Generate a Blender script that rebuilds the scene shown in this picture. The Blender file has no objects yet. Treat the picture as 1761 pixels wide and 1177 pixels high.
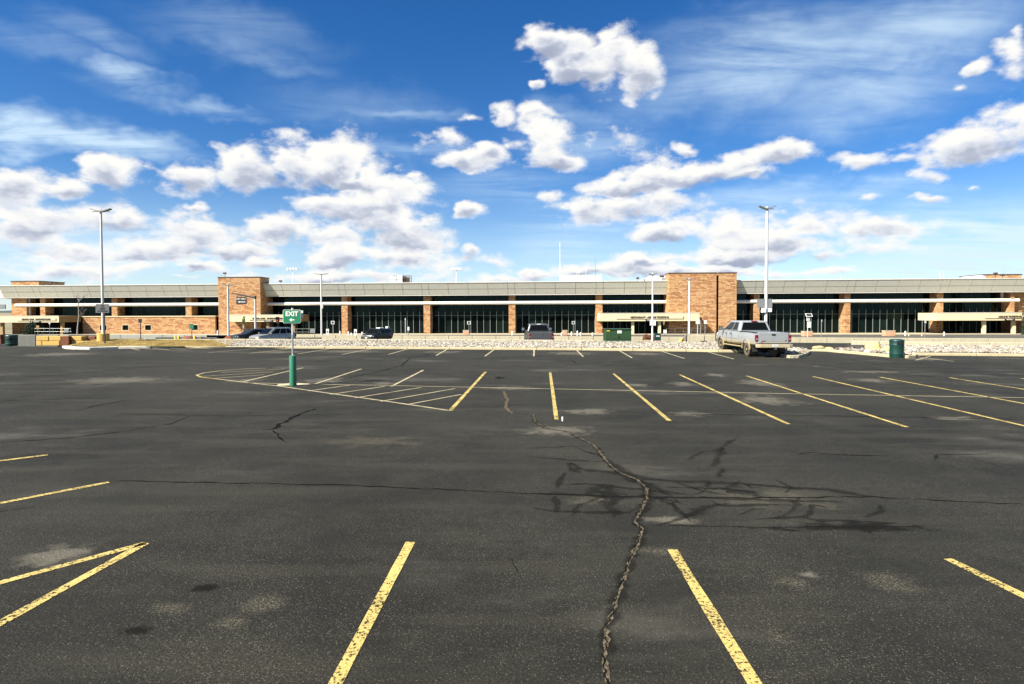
import bpy, bmesh, math, random
import numpy as np
from mathutils import Vector, Matrix
R = random.Random(7)
NR = np.random.RandomState(7)
SC = bpy.context.scene
COL = SC.collection

# ------------------------------------------------------------------ camera
FPX, W0, H0 = 1035.0, 1761.0, 1177.0
CAM_Z = 2.52
PITCH = math.atan(29.0/FPX)
SHIFT_PX = 22.5
cam_d = bpy.data.cameras.new('camera'); cam = bpy.data.objects.new('camera', cam_d); COL.objects.link(cam)
cam_d.sensor_width = 36.0; cam_d.lens = 36.0*FPX/W0
cam_d.shift_y = -SHIFT_PX/W0
cam_d.clip_start = 0.1; cam_d.clip_end = 20000
cam.location = (0, 0, CAM_Z); cam.rotation_euler = (math.pi/2 - PITCH, 0, 0)
SC.camera = cam

def ray(px, py):
    """direction of the sight line through a photo pixel (used only to survey real positions)"""
    dx = (px-W0/2)/FPX; dz = -(py-(H0/2-SHIFT_PX))/FPX
    c, s = math.cos(PITCH), math.sin(PITCH)
    return Vector((dx, c+dz*s, -s+dz*c))
def G(px, py, z=0.0):
    d = ray(px, py); t = (z-CAM_Z)/d.z
    return Vector((d.x*t, d.y*t, z))
def P(px, py, Y):
    d = ray(px, py); t = Y/d.y
    return Vector((d.x*t, Y, CAM_Z+d.z*t))

# ------------------------------------------------------------------ light
SUN = Vector((-2.25, -1.5, 2.3)).normalized()          # towards the sun
EL = math.asin(SUN.z); AZ = math.atan2(SUN.x, SUN.y)   # azimuth from +Y
sl = bpy.data.lights.new('sun', 'SUN'); sl.energy = 5.0; sl.angle = math.radians(0.5); sl.color = (1.0, 0.93, 0.80)
so = bpy.data.objects.new('sun', sl); COL.objects.link(so)
so.rotation_euler = (-SUN).to_track_quat('-Z', 'Y').to_euler()
SC.view_settings.view_transform = 'Standard'; SC.view_settings.look = 'None'
SC.view_settings.gamma = 1.0; SC.view_settings.use_curve_mapping = False
SC.view_settings.exposure = 1.55

world = bpy.data.worlds.new('World'); SC.world = world; world.use_nodes = True
world.cycles.sampling_method = 'MANUAL'; world.cycles.sample_map_resolution = 512
WT = world.node_tree; WT.nodes.clear()

class NG:
    """tiny node-building helper"""
    def __init__(s, tree): s.t = tree; s.n = tree.nodes; s.l = tree.links
    def node(s, typ, **kw):
        n = s.n.new(typ)
        for k, v in kw.items(): setattr(n, k, v)
        return n
    def put(s, sock, v):
        if isinstance(v, bpy.types.NodeSocket): s.l.new(v, sock)
        elif v is not None: sock.default_value = v
    def m(s, op, a, b=None, c=None, clamp=False):
        n = s.node('ShaderNodeMath', operation=op, use_clamp=clamp)
        s.put(n.inputs[0], a); s.put(n.inputs[1], b); s.put(n.inputs[2], c)
        return n.outputs[0]
    def v(s, op, a, b=None):
        n = s.node('ShaderNodeVectorMath', operation=op)
        s.put(n.inputs[0], a); s.put(n.inputs[1], b)
        return n.outputs['Value'] if op in ('LENGTH', 'DOT_PRODUCT') else n.outputs[0]
    def sc(s, a, k):
        n = s.node('ShaderNodeVectorMath', operation='SCALE'); s.put(n.inputs[0], a); s.put(n.inputs['Scale'], k); return n.outputs[0]
    def xyz(s, a):
        n = s.node('ShaderNodeSeparateXYZ'); s.put(n.inputs[0], a); return n.outputs
    def comb(s, x, y, z=0.0):
        n = s.node('ShaderNodeCombineXYZ'); s.put(n.inputs[0], x); s.put(n.inputs[1], y); s.put(n.inputs[2], z); return n.outputs[0]
    def noise(s, vec, scale, detail=4, rough=0.5, dist=0.0, col=False, lac=2.0):
        n = s.node('ShaderNodeTexNoise'); s.put(n.inputs['Vector'], vec); n.inputs['Scale'].default_value = scale
        n.inputs['Detail'].default_value = detail; n.inputs['Roughness'].default_value = rough
        n.inputs['Distortion'].default_value = dist; n.inputs['Lacunarity'].default_value = lac
        return n.outputs['Color'] if col else n.outputs[0]
    def voro(s, vec, scale, feature='F1', out='Distance'):
        n = s.node('ShaderNodeTexVoronoi', feature=feature); s.put(n.inputs['Vector'], vec); n.inputs['Scale'].default_value = scale
        return n.outputs[out]
    def step(s, x, a, b):
        n = s.node('ShaderNodeMapRange', interpolation_type='SMOOTHSTEP'); s.put(n.inputs['Value'], x)
        n.inputs['From Min'].default_value = a; n.inputs['From Max'].default_value = b
        return n.outputs[0]
    def lin(s, x, a, b, c=0.0, d=1.0):
        n = s.node('ShaderNodeMapRange'); s.put(n.inputs['Value'], x)
        for i, q in zip(('From Min', 'From Max', 'To Min', 'To Max'), (a, b, c, d)): n.inputs[i].default_value = q
        return n.outputs[0]
    def mix(s, f, a, b, blend='MIX'):
        n = s.node('ShaderNodeMix', data_type='RGBA', blend_type=blend); n.clamp_factor = True
        s.put(n.inputs[0], f)
        for sock, q in ((n.inputs[6], a), (n.inputs[7], b)):
            s.put(sock, (tuple(q)+(1.0,))[:4] if isinstance(q, (tuple, list)) else q)
        return n.outputs[2]
    def ramp(s, f, stops):
        n = s.node('ShaderNodeValToRGB'); s.put(n.inputs[0], f); e = n.color_ramp.elements
        while len(e) < len(stops): e.new(0.5)
        for q, (p, c) in zip(e, stops): q.position = p; q.color = tuple(c)+(1.0,)
        return n.outputs[0]

# ---- sky: Nishita + cumulus and cirrus, laid out by azimuth/elevation
g = NG(WT)
sky = g.node('ShaderNodeTexSky', sky_type='NISHITA'); sky.sun_disc = False
sky.sun_elevation = EL; sky.sun_rotation = AZ; sky.altitude = 1100; sky.air_density = 1.0; sky.dust_density = 0.3; sky.ozone_density = 3.0
tc = g.node('ShaderNodeTexCoord')
D = g.v('NORMALIZE', tc.outputs['Generated'])
dx, dy, dz = g.xyz(D)
az = g.m('ARCTAN2', dx, dy); el = g.m('ARCSINE', dz)
AE = g.comb(az, el, 0.0)
def ae(px, py):
    d = ray(px, py).normalized(); return math.atan2(d.x, d.y), math.asin(d.z)
# noises (3D direction based so that there is no seam behind)
dyn = g.v('MULTIPLY', D, (1.0, 1.0, 1.7))
w1 = g.noise(dyn, 7.0, 1, 0.55, col=True)
w2 = g.noise(dyn, 26.0, 2, 0.6, col=True)
warp = g.v('ADD', g.sc(g.v('SUBTRACT', w1, (0.5, 0.5, 0.5)), 0.060), g.sc(g.v('SUBTRACT', w2, (0.5, 0.5, 0.5)), 0.030))
AEW = g.v('ADD', AE, g.v('MULTIPLY', warp, (1.0, 0.8, 0.0)))
CUM = [  # photo px: centre x, y, half width, half height, strength
 (985,72,82,46,1.4),(1050,92,70,44,1.4),(1000,118,62,46,1.4),(1030,135,50,34,1.2),(1108,118,42,48,1.0),(945,70,50,34,1.1),(1040,60,60,34,1.1),(940,92,36,22,.7),
 (445,292,66,44,1.2),(505,280,72,48,1.2),(572,276,72,52,1.2),(625,300,44,36,1),
 (332,302,54,28,1.1),(192,308,56,36,1.1),(25,318,78,44,1.2),(120,330,44,20,.9),
 (100,376,150,38,1.1),(30,402,100,34,1.1),(150,430,110,24,1),(420,425,80,22,1),(215,380,70,30,1),(330,396,100,36,1.1),(470,392,68,34,1.1),(250,425,120,22,.9),
 (650,335,96,40,1.1),(600,312,60,26,1),(650,372,110,42,1.1),(700,402,86,40,1.1),(742,378,36,26,.9),(560,410,70,26,.9),
 (90,462,120,26,1),(210,458,90,18,.8),(355,462,52,14,.9),(450,450,46,14,.9),(590,440,90,24,1),(690,446,90,26,1),(640,470,170,16,.9),(500,474,130,12,.7),(330,480,150,10,.6),
 (810,370,28,15,1),(806,433,24,16,1),(850,452,36,16,.9),(915,467,46,14,.9),(840,478,80,10,.7),
 (757,246,46,24,1),(800,278,66,18,.85),(845,268,36,14,.7),(812,210,30,12,.8),(875,205,24,24,.85),(935,205,44,13,.7),(942,246,62,38,1.1),(965,268,36,20,.8),(1078,240,50,26,.8),(1100,262,40,18,.7),(936,155,14,13,1),(1010,232,24,16,.7),
 (1140,302,84,40,1.2),(1185,290,60,30,1),(1060,322,80,22,1),(1240,286,78,30,1.1),(1345,262,86,30,1.1),(1020,366,84,32,1.1),(1130,352,90,28,1),(940,342,30,12,.9),(1290,300,60,16,.7),
 (1250,402,150,30,1),(1400,384,110,34,1.1),(1340,424,190,32,1.1),(1505,396,96,22,.9),(1150,408,74,22,1),(1250,446,190,18,.9),(1460,440,130,18,.8),(1010,462,90,14,.8),(1180,468,170,12,.8),(1420,470,140,10,.7),
 (1655,246,112,42,.95),(1740,214,70,44,.9),(1485,280,66,22,.75),(1600,300,50,14,.6),(1742,112,42,52,.8),(1752,66,22,22,.7),(1680,318,36,11,.85),(1672,118,30,12,.8),(1600,345,44,10,.7),(1500,340,30,8,.6),(345,352,16,12,.8),(700,306,16,8,.8),(735,238,18,8,.7),(1180,245,22,8,.6),(1645,150,16,10,.7),(560,356,90,26,.9),(1560,268,40,14,.7),(1095,455,70,14,.8),
]
CIR = [(225,135,105,40,1.3),(320,182,170,26,1.3),(80,238,280,44,1.9),(60,80,150,40,.35),(1330,100,330,120,1.2),(1560,70,280,90,1.2),(690,205,150,22,.55),
       (1650,430,300,110,1.5),(1010,230,160,60,.7),(1180,160,200,60,.5),(1480,170,260,70,.8),(880,330,200,60,.5),(420,60,200,50,.45),(160,60,120,40,.4),(1300,350,260,40,.8),(1500,330,200,30,.7),(700,270,200,30,.5),(1000,410,160,50,.6),(620,190,200,60,.3),(480,110,120,30,.35),(250,430,300,60,.9),(100,440,200,60,1.0)]
def puffs(vec):
    a = g.noise(vec, 13.0, 6, 0.60)
    b = g.voro(g.v('ADD', vec, g.sc(w2, 0.03)), 30.0, 'F1')
    return g.m('ADD', a, g.m('MULTIPLY', g.m('SUBTRACT', 0.45, b), 0.12))
N0 = puffs(dyn)
N1 = puffs(g.v('ADD', dyn, (-0.014, 0.0, 0.020)))
rel = g.m('MULTIPLY', g.m('SUBTRACT', N0, N1), 1.7)
bumpy = g.m('MULTIPLY', g.m('SUBTRACT', N0, 0.50), 2.5)
cz = g.m('MAXIMUM', g.m('ADD', dz, 0.10), 0.04)
flat = g.comb(g.m('DIVIDE', dx, cz), g.m('DIVIDE', dy, cz), 0.0)
rot = g.node('ShaderNodeMapping'); g.put(rot.inputs[0], flat); rot.inputs['Rotation'].default_value = (0, 0, math.radians(24)); rot.inputs['Scale'].default_value = (0.55, 1.9, 1)
cn = g.step(g.noise(rot.outputs[0], 1.6, 5, 0.62, 0.6), 0.22, 0.72)
hazeb = g.m('MULTIPLY', g.step(el, 0.22, -0.03), 0.58)
wcir = g.v('ADD', AE, g.sc(warp, 1.3))
hs = g.node('ShaderNodeHueSaturation'); hs.inputs['Saturation'].default_value = 1.34; hs.inputs['Hue'].default_value = 0.508; hs.inputs['Value'].default_value = 0.86
g.put(hs.inputs['Color'], sky.outputs[0])

def compose(Dm, Sp, cirm):
    """sky colour from cumulus depth, height within the cloud and veil amount"""
    cirT = g.m('ADD', g.m('MULTIPLY', g.m('MULTIPLY', cirm, cn, clamp=True), 0.80), hazeb, clamp=True)
    dens = g.m('ADD', g.m('SUBTRACT', Dm, 0.03), bumpy)
    alpha = g.step(dens, -0.05, 0.58)
    edge = g.step(dens, 0.15, 1.0)
    lit = g.m('ADD', rel, g.m('MULTIPLY', g.m('ADD', Sp, 0.30), 1.15)) if Sp is not None else rel
    lit = g.m('ADD', lit, g.m('MULTIPLY', g.m('SUBTRACT', 0.50, edge), 0.50))
    ccol = g.ramp(g.step(lit, -0.50, 0.55), [(0.0, (0.42, 0.47, 0.61)), (0.30, (0.56, 0.61, 0.74)), (0.62, (0.86, 0.89, 0.96)), (1.0, (1.10, 1.09, 1.06))])
    skyc = g.mix(cirT, hs.outputs[0], (4.5, 5.7, 6.6))
    skyc = g.mix(alpha, skyc, g.sc(ccol, 5.6))
    b = g.node('ShaderNodeBackground'); g.put(b.inputs[0], skyc); b.inputs[1].default_value = 0.056
    return b.outputs[0]

def region(x0, x1):
    gt = bpy.data.node_groups.new('cloud_region', 'ShaderNodeTree')
    for nm, ty in (('AEW', 'NodeSocketVector'), ('WC', 'NodeSocketVector'), ('N0', 'NodeSocketFloat')): gt.interface.new_socket(nm, in_out='INPUT', socket_type=ty)
    for nm in ('D', 'S', 'C'): gt.interface.new_socket(nm, in_out='OUTPUT', socket_type='NodeSocketFloat')
    q = NG(gt); gi = q.node('NodeGroupInput'); go = q.node('NodeGroupOutput')
    Dp = q.m('MULTIPLY_ADD', gi.outputs['N0'], 0.0001, -1.0); Sp = q.m('ADD', Dp, 1.0)
    for (x, y, rx, ry, k) in CUM:
        if x+rx*1.4+40 < x0 or x-rx*1.4-40 > x1: continue
        a0, e0 = ae(x, y); a1, _ = ae(x+rx, y); _, e1 = ae(x, y-ry)
        ix, iy = 1/abs(a1-a0)/1.10, 1/abs(e1-e0)/1.10
        # the tiny term only makes each mass wait for the one before it, which keeps the shader's register use small
        pw = q.sc(gi.outputs['AEW'], q.m('MULTIPLY_ADD', Dp, 1e-7, 1.0))
        n = q.node('ShaderNodeVectorMath', operation='MULTIPLY_ADD'); q.put(n.inputs[0], pw); n.inputs[1].default_value = (ix, iy, 0); n.inputs[2].default_value = (-a0*ix, -e0*iy, 0)
        d = q.m('MULTIPLY_ADD', q.v('LENGTH', n.outputs[0]), -k, k)
        sy = q.v('DOT_PRODUCT', n.outputs[0], (0, 1, 0))
        Sp = q.m('MULTIPLY_ADD', q.m('MAXIMUM', d, 0.0), sy, Sp)
        Dp = q.m('SMOOTH_MAX', Dp, d, 0.1)
    Sp = q.m('DIVIDE', Sp, q.m('ADD', q.m('MAXIMUM', Dp, 0.0), 0.12))
    Dc = q.m('MULTIPLY', Dp, 1e-6)
    for (x, y, rx, ry, k) in CIR:
        if x+rx*1.3+80 < x0 or x-rx*1.3-80 > x1: continue
        a0, e0 = ae(x, y); a1, _ = ae(x+rx, y); _, e1 = ae(x, y-ry)
        pw = q.sc(gi.outputs['WC'], q.m('MULTIPLY_ADD', Dc, 1e-7, 1.0))
        n = q.node('ShaderNodeVectorMath', operation='MULTIPLY_ADD'); ix, iy = 1/abs(a1-a0), 1/abs(e1-e0)
        q.put(n.inputs[0], pw); n.inputs[1].default_value = (ix, iy, 0); n.inputs[2].default_value = (-a0*ix, -e0*iy, 0)
        Dc = q.m('MAXIMUM', Dc, q.m('MULTIPLY', q.step(q.v('LENGTH', n.outputs[0]), 1.15, 0.0), k))
    q.l.new(Dp, go.inputs['D']); q.l.new(Sp, go.inputs['S']); q.l.new(Dc, go.inputs['C'])
    n = g.node('ShaderNodeGroup'); n.node_tree = gt
    g.put(n.inputs['AEW'], AEW); g.put(n.inputs['WC'], wcir); g.put(n.inputs['N0'], N0)
    return compose(n.outputs['D'], n.outputs['S'], n.outputs['C'])

# the rest of the sky goes on as broken cumulus and veil of the same kind; its strength fades in outside the surveyed part
dome = g.v('MULTIPLY', D, (1.0, 1.0, 3.2))
rest = g.m('SUBTRACT', g.m('MULTIPLY', g.noise(dome, 2.6, 3, 0.55), 4.4), 2.65)
fade = g.m('MAXIMUM', g.step(g.m('ABSOLUTE', az), 0.73, 0.95), g.step(el, 0.52, 0.70))
restD = g.m('SUBTRACT', g.m('MULTIPLY', g.m('ADD', rest, 1.0), fade), 1.0)
surf = compose(restD, None, g.m('MULTIPLY', fade, 0.5))
front = g.m('MULTIPLY', g.m('LESS_THAN', g.m('ABSOLUTE', az), 0.80), g.m('MULTIPLY', g.m('LESS_THAN', el, 0.60), g.m('GREATER_THAN', el, -0.02)))
EDGES = [-200, 330, 620, 880, 1180, 1440, 1961]
for i in range(6):
    lo = -9.0 if i == 0 else ae(EDGES[i], 400)[0]; hi = 9.0 if i == 5 else ae(EDGES[i+1], 400)[0]
    f = g.m('MULTIPLY', front, g.m('MULTIPLY', g.m('GREATER_THAN', az, lo), g.m('LESS_THAN', az, hi)))
    ms = g.node('ShaderNodeMixShader'); g.put(ms.inputs[0], f); g.l.new(surf, ms.inputs[1]); g.l.new(region(EDGES[i], EDGES[i+1]), ms.inputs[2])
    surf = ms.outputs[0]
wo = g.node('ShaderNodeOutputWorld'); g.l.new(surf, wo.inputs[0])

# ================================================================== materials
MATS = {}
def mat(name, col=None, rough=0.7, metal=0.0, spec=0.5, build=None, coat=0.0):
    if name in MATS: return MATS[name]
    m = bpy.data.materials.new(name); m.use_nodes = True; MATS[name] = m
    b = m.node_tree.nodes['Principled BSDF']
    b.inputs['Roughness'].default_value = rough; b.inputs['Metallic'].default_value = metal
    b.inputs['Specular IOR Level'].default_value = spec; b.inputs['Coat Weight'].default_value = coat
    h = NG(m.node_tree)
    if col: 
        b.inputs['Base Color'].default_value = tuple(col)+(1,)
        if not build:      # light grime so that nothing is perfectly even
            tc = h.node('ShaderNodeTexCoord'); n = h.noise(tc.outputs['Object'], 1.7, 5, 0.6)
            h.put(b.inputs['Base Color'], h.mix(h.lin(n, 0.3, 0.75, 0.0, 0.35), col, tuple(c*0.62 for c in col)))
            h.put(b.inputs['Roughness'], h.lin(h.noise(tc.outputs['Object'], 9.0, 3), 0.2, 0.8, max(rough-0.08, 0.02), min(rough+0.08, 1)))
    if build: build(h, b, m)
    return m
def bump(h, b, height, strength, dist=0.02):
    n = h.node('ShaderNodeBump'); n.inputs['Strength'].default_value = strength; n.inputs['Distance'].default_value = dist
    h.put(n.inputs['Height'], height); h.put(b.inputs['Normal'], n.outputs[0])

def asphalt_build(dark, patchy):
    def f(h, b, m):
        tc = h.node('ShaderNodeTexCoord'); p = tc.outputs['Object']
        big = h.noise(p, 0.13, 5, 0.62); mid = h.noise(p, 0.9, 5, 0.6); fine = h.noise(p, 55.0, 3, 0.7)
        streak = h.noise(h.v('MULTIPLY', p, (0.25, 1.6, 1)), 1.0, 5, 0.6)
        base = h.ramp(big, [(0.38, tuple(c*0.55 for c in dark)), (0.50, dark), (0.60, tuple(c*1.55 for c in dark))])
        base = h.mix(h.lin(mid, 0.42, 0.64, 0.0, 0.6), base, tuple(c*1.9 for c in dark))
        m2 = h.noise(p, 7.0, 4, 0.7); base = h.mix(h.lin(m2, 0.40, 0.68, 0.0, 0.55), base, tuple(c*0.5 for c in dark))
        base = h.mix(h.lin(streak, 0.50, 0.64, 0.0, 0.75), base, (dark[0]*1.9, dark[1]*1.85, dark[2]*1.75))
        base = h.mix(h.lin(fine, 0.40, 0.62, 0.0, 0.85), base, tuple(c*0.30 for c in dark)); base = h.mix(h.m('MULTIPLY', h.step(h.noise(p, 38.0, 3, 0.85), 0.53, 0.66), h.lin(h.noise(p, 0.7, 4, 0.65), 0.38, 0.62, 0.25, 1.0)), base, (0.058, 0.053, 0.040))
        # exposed light aggregate
        vc = h.node('ShaderNodeTexVoronoi', feature='F1'); h.put(vc.inputs['Vector'], p); vc.inputs['Scale'].default_value = 75.0
        rnd = h.xyz(vc.outputs['Color'])[0]
        clus = h.noise(p, 0.55, 4, 0.65)
        thr = h.lin(clus, 0.40, 0.68, 0.985, 0.68)
        stone = h.m('MULTIPLY', h.m('GREATER_THAN', rnd, thr), h.step(vc.outputs['Distance'], 0.42, 0.22))
        base = h.mix(h.m('MULTIPLY', stone, 0.7), base, (0.17, 0.155, 0.115))
        # pale dusty wear
        wear = h.m('MULTIPLY', h.step(h.noise(h.v('MULTIPLY', p, (0.5, 1.0, 1)), 0.30, 6, 0.68), 0.54, 0.72), patchy)
        base = h.mix(h.m('MULTIPLY', wear, h.lin(fine, 0.3, 0.6, 0.1, 1.0)), base, (0.10, 0.094, 0.08))
        h.put(b.inputs['Base Color'], base)
        b.inputs['Roughness'].default_value = 0.8; b.inputs['Specular IOR Level'].default_value = 0.16
        bump(h, b, h.m('ADD', h.noise(p, 38.0, 4, 0.7), h.m('MULTIPLY', h.noise(p, 140.0, 2, 0.6), 0.4)), 1.0, 0.02)
    return f
ASPH = mat('asphalt', build=asphalt_build((0.0215, 0.0208, 0.0160), 0.75))
ASPH2 = mat('road_asphalt', build=asphalt_build((0.10, 0.095, 0.082), 0.5))

def worn(col, asph=(0.035, 0.036, 0.034), wearlo=0.60):
    def f(h, b, m):
        tc = h.node('ShaderNodeTexCoord'); p = tc.outputs['Object']
        n = h.noise(p, 30.0, 5, 0.75); n2 = h.noise(p, 2.2, 4, 0.6)
        k = h.m('ADD', n, h.m('MULTIPLY', h.m('SUBTRACT', n2, 0.5), 0.35))
        hole = h.m('MAXIMUM', h.step(k, wearlo, wearlo+0.035), h.m('MULTIPLY', h.step(h.noise(p, 95.0, 2, 0.7), 0.60, 0.66), 0.8))
        tone = h.mix(h.lin(n2, 0.3, 0.7), col, tuple(c*0.72 for c in col))
        h.put(b.inputs['Base Color'], tone); b.inputs['Roughness'].default_value = 0.8
        tr = h.node('ShaderNodeBsdfTransparent'); mx = h.node('ShaderNodeMixShader'); h.put(mx.inputs[0], hole)
        h.l.new(b.outputs[0], mx.inputs[1]); h.l.new(tr.outputs[0], mx.inputs[2])
        out = [x for x in m.node_tree.nodes if x.type == 'OUTPUT_MATERIAL'][0]; h.l.new(mx.outputs[0], out.inputs[0])
        bump(h, b, n, 0.4, 0.01)
    return f
YEL = mat('yellow_line_paint', build=worn((0.45, 0.345, 0.105), wearlo=0.535))
CRM = mat('faded_line_paint', build=worn((0.36, 0.31, 0.19), wearlo=0.58))

def soft(col, strength, noise_scale=6.0, grain=0.4, speck=False):
    """thin stain lying on the asphalt, fading at the edges along UV.y and UV.x"""
    def f(h, b, m):
        uv = h.node('ShaderNodeUVMap'); tc = h.node('ShaderNodeTexCoord'); p = tc.outputs['Object']
        x, y, _ = h.xyz(uv.outputs[0])
        ex = h.m('SUBTRACT', 1.0, h.m('ABSOLUTE', h.m('MULTIPLY_ADD', x, 2.0, -1.0)))
        ey = h.m('SUBTRACT', 1.0, h.m('ABSOLUTE', h.m('MULTIPLY_ADD', y, 2.0, -1.0)))
        n = h.noise(p, noise_scale, 5, 0.65)
        a = h.m('MULTIPLY', h.step(h.m('ADD', ey, h.m('MULTIPLY', h.m('SUBTRACT', n, 0.5), 2.2)), 0.12, 0.85), h.step(ex, 0.0, 0.12))
        a = h.m('MULTIPLY', a, h.lin(h.noise(p, 45.0, 3, 0.7), 0.35, 0.6, 1-grain, 1.0))
        if speck: a = h.m('MULTIPLY', a, h.step(h.noise(p, 42.0, 4, 0.9), 0.46, 0.66))
        a = h.m('MULTIPLY', a, strength, clamp=True)
        b.inputs['Base Color'].default_value = tuple(col)+(1,); b.inputs['Roughness'].default_value = 0.9; b.inputs['Specular IOR Level'].default_value = 0.1
        tr = h.node('ShaderNodeBsdfTransparent'); mx = h.node('ShaderNodeMixShader'); h.put(mx.inputs[0], a)
        h.l.new(tr.outputs[0], mx.inputs[1]); h.l.new(b.outputs[0], mx.inputs[2])
        out = [q for q in m.node_tree.nodes if q.type == 'OUTPUT_MATERIAL'][0]; h.l.new(mx.outputs[0], out.inputs[0])
    return f
SEAL = mat('tar_sealer', build=soft((0.0095, 0.0095, 0.0082), 0.62))
SEALT = mat('thin_tar_sealer', build=soft((0.0085, 0.0085, 0.0075), 0.5, 3.0, 0.5))
DUST = mat('pale_dust_stain', build=soft((0.16, 0.148, 0.12), 0.7, 3.0, 0.8))
SPILL = mat('speckled_pale_spill', build=soft((0.20, 0.18, 0.13), 0.9, 2.5, 0.9, True))
OIL = mat('oil_stain', build=soft((0.006, 0.0055, 0.0045), 0.8, 3.0, 0.2))
def crackfill(h, b, m):
    tc = h.node('ShaderNodeTexCoord'); p = tc.outputs['Object']
    n = h.noise(p, 22.0, 4, 0.7)
    h.put(b.inputs['Base Color'], h.ramp(n, [(0.35, (0.015, 0.013, 0.011)), (0.47, (0.060, 0.050, 0.034)), (0.7, (0.15, 0.125, 0.085))])); b.inputs['Roughness'].default_value = 1; b.inputs['Specular IOR Level'].default_value = 0.05
    bump(h, b, n, 0.5, 0.015)
CRACKF = mat('crack_grit', build=crackfill)
CRACKD = mat('crack_dark', (0.006, 0.006, 0.005), 1.0, spec=0.05)

def stone_build(h, b, m):
    tc = h.node('ShaderNodeTexCoord'); x, y, z = h.xyz(tc.outputs['Object'])
    p = h.comb(h.m('ADD', x, y), z, 0.0)
    jit = h.m('MULTIPLY', h.m('SUBTRACT', h.noise(h.comb(h.m('ADD', x, y), h.m('MULTIPLY', z, 2.0), 0), 0.9, 2), 0.5), 0.10)
    p = h.v('ADD', p, h.comb(0.0, jit, 0.0))
    br = h.node('ShaderNodeTexBrick'); h.put(br.inputs['Vector'], p)
    br.offset = 0.37; br.offset_frequency = 2; br.squash = 1.6; br.squash_frequency = 3
    br.inputs['Scale'].default_value = 1.0; br.inputs['Brick Width'].default_value = 0.85; br.inputs['Row Height'].default_value = 0.29
    br.inputs['Mortar Size'].default_value = 0.022; br.inputs['Mortar Smooth'].default_value = 0.3; br.inputs['Bias'].default_value = 0.0
    br.inputs['Color1'].default_value = (0, 0, 0, 1); br.inputs['Color2'].default_value = (1, 1, 1, 1); br.inputs['Mortar'].default_value = (0.5, 0.5, 0.5, 1)
    pal = h.ramp(br.outputs['Color'], [(0.0, (0.24, 0.10, 0.046)), (0.22, (0.37, 0.19, 0.082)), (0.45, (0.45, 0.27, 0.125)), (0.7, (0.49, 0.315, 0.15)), (0.88, (0.52, 0.345, 0.19)), (1.0, (0.29, 0.13, 0.08))])
    n = h.noise(p, 1.3, 4, 0.6); n2 = h.noise(h.v('MULTIPLY', p, (1.2, 5.0, 1)), 2.2, 4, 0.65)
    c = h.mix(h.lin(n2, 0.42, 0.68, 0.0, 0.85), pal, (0.20, 0.08, 0.035)); c = h.mix(h.lin(n, 0.4, 0.75, 0, 0.35), c, (0.50, 0.33, 0.18))
    c = h.mix(br.outputs['Fac'], c, (0.13, 0.07, 0.035))
    h.put(b.inputs['Base Color'], c); b.inputs['Roughness'].default_value = 0.9; b.inputs['Specular IOR Level'].default_value = 0.2
    bump(h, b, h.m('SUBTRACT', h.m('ADD', h.m('MULTIPLY', n2, 0.8), h.m('MULTIPLY', br.outputs['Color'], 0.35)), br.outputs['Fac']), 0.8, 0.05)
STONE = mat('coursed_sandstone', build=stone_build)

def conc(col, lines=0.0):
    def f(h, b, m):
        tc = h.node('ShaderNodeTexCoord'); p = tc.outputs['Object']
        n = h.noise(p, 0.8, 5, 0.65); s = h.noise(h.v('MULTIPLY', p, (3.0, 3.0, 0.25)), 1.5, 4, 0.6); f_ = h.noise(p, 14.0, 4, 0.7)
        c = h.mix(h.lin(n, 0.35, 0.7, 0, 0.5), col, tuple(q*0.7 for q in col)); c = h.mix(h.lin(s, 0.45, 0.75, 0, 0.45), c, tuple(q*0.6 for q in col))
        c = h.mix(h.lin(f_, 0.45, 0.7, 0, 0.35), c, tuple(q*0.6 for q in col))
        h.put(b.inputs['Base Color'], c); b.inputs['Roughness'].default_value = 0.92; bump(h, b, f_, 0.4, 0.02)
    return f
CONC = mat('concrete', build=conc((0.37, 0.335, 0.235)))
KERB = mat('kerb_concrete', build=conc((0.42, 0.36, 0.225)))
KERBW = mat('white_kerb_concrete', build=conc((0.55, 0.52, 0.44)))
CONCG = mat('grey_concrete', build=conc((0.26, 0.26, 0.225)))
WALK = mat('sidewalk_concrete', build=conc((0.40, 0.34, 0.23)))
PANEL = mat('fascia_metal', (0.49, 0.49, 0.43), 0.6, 0.0, 0.3)
TRIM = mat('fascia_trim', (0.55, 0.54, 0.48), 0.6)
WHITE = mat('white_enamel', (0.62, 0.61, 0.57), 0.5)
CREAM = mat('cream_stucco', (0.52, 0.45, 0.29), 0.8)
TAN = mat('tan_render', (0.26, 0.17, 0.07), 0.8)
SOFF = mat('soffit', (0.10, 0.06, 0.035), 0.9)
def glass_build(h, b, m):
    tc = h.node('ShaderNodeTexCoord'); oi = h.node('ShaderNodeObjectInfo')
    n = h.noise(h.v('ADD', tc.outputs['Object'], h.comb(h.m('MULTIPLY', oi.outputs['Random'], 50.0), 0, 0)), 0.35, 3, 0.5)
    c = h.mix(h.lin(oi.outputs['Random'], 0, 1, 0, 1), (0.0015, 0.002, 0.002), (0.006, 0.012, 0.011)); c = h.mix(h.lin(n, 0.4, 0.7, 0, 0.8), c, (0.002, 0.003, 0.003))
    h.put(b.inputs['Base Color'], c); b.inputs['Roughness'].default_value = 0.04; b.inputs['Specular IOR Level'].default_value = 0.16
    b.inputs['Specular Tint'].default_value = (0.45, 0.80, 0.78, 1)
    bump(h, b, h.noise(tc.outputs['Object'], 0.7, 2), 0.06, 0.05)
GLASS = mat('tinted_glass', build=glass_build)
MULL = mat('anodised_mullion', (0.20, 0.23, 0.20), 0.45, 0.4)
MULLD = mat('dark_mullion', (0.012, 0.014, 0.013), 0.5)
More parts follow.
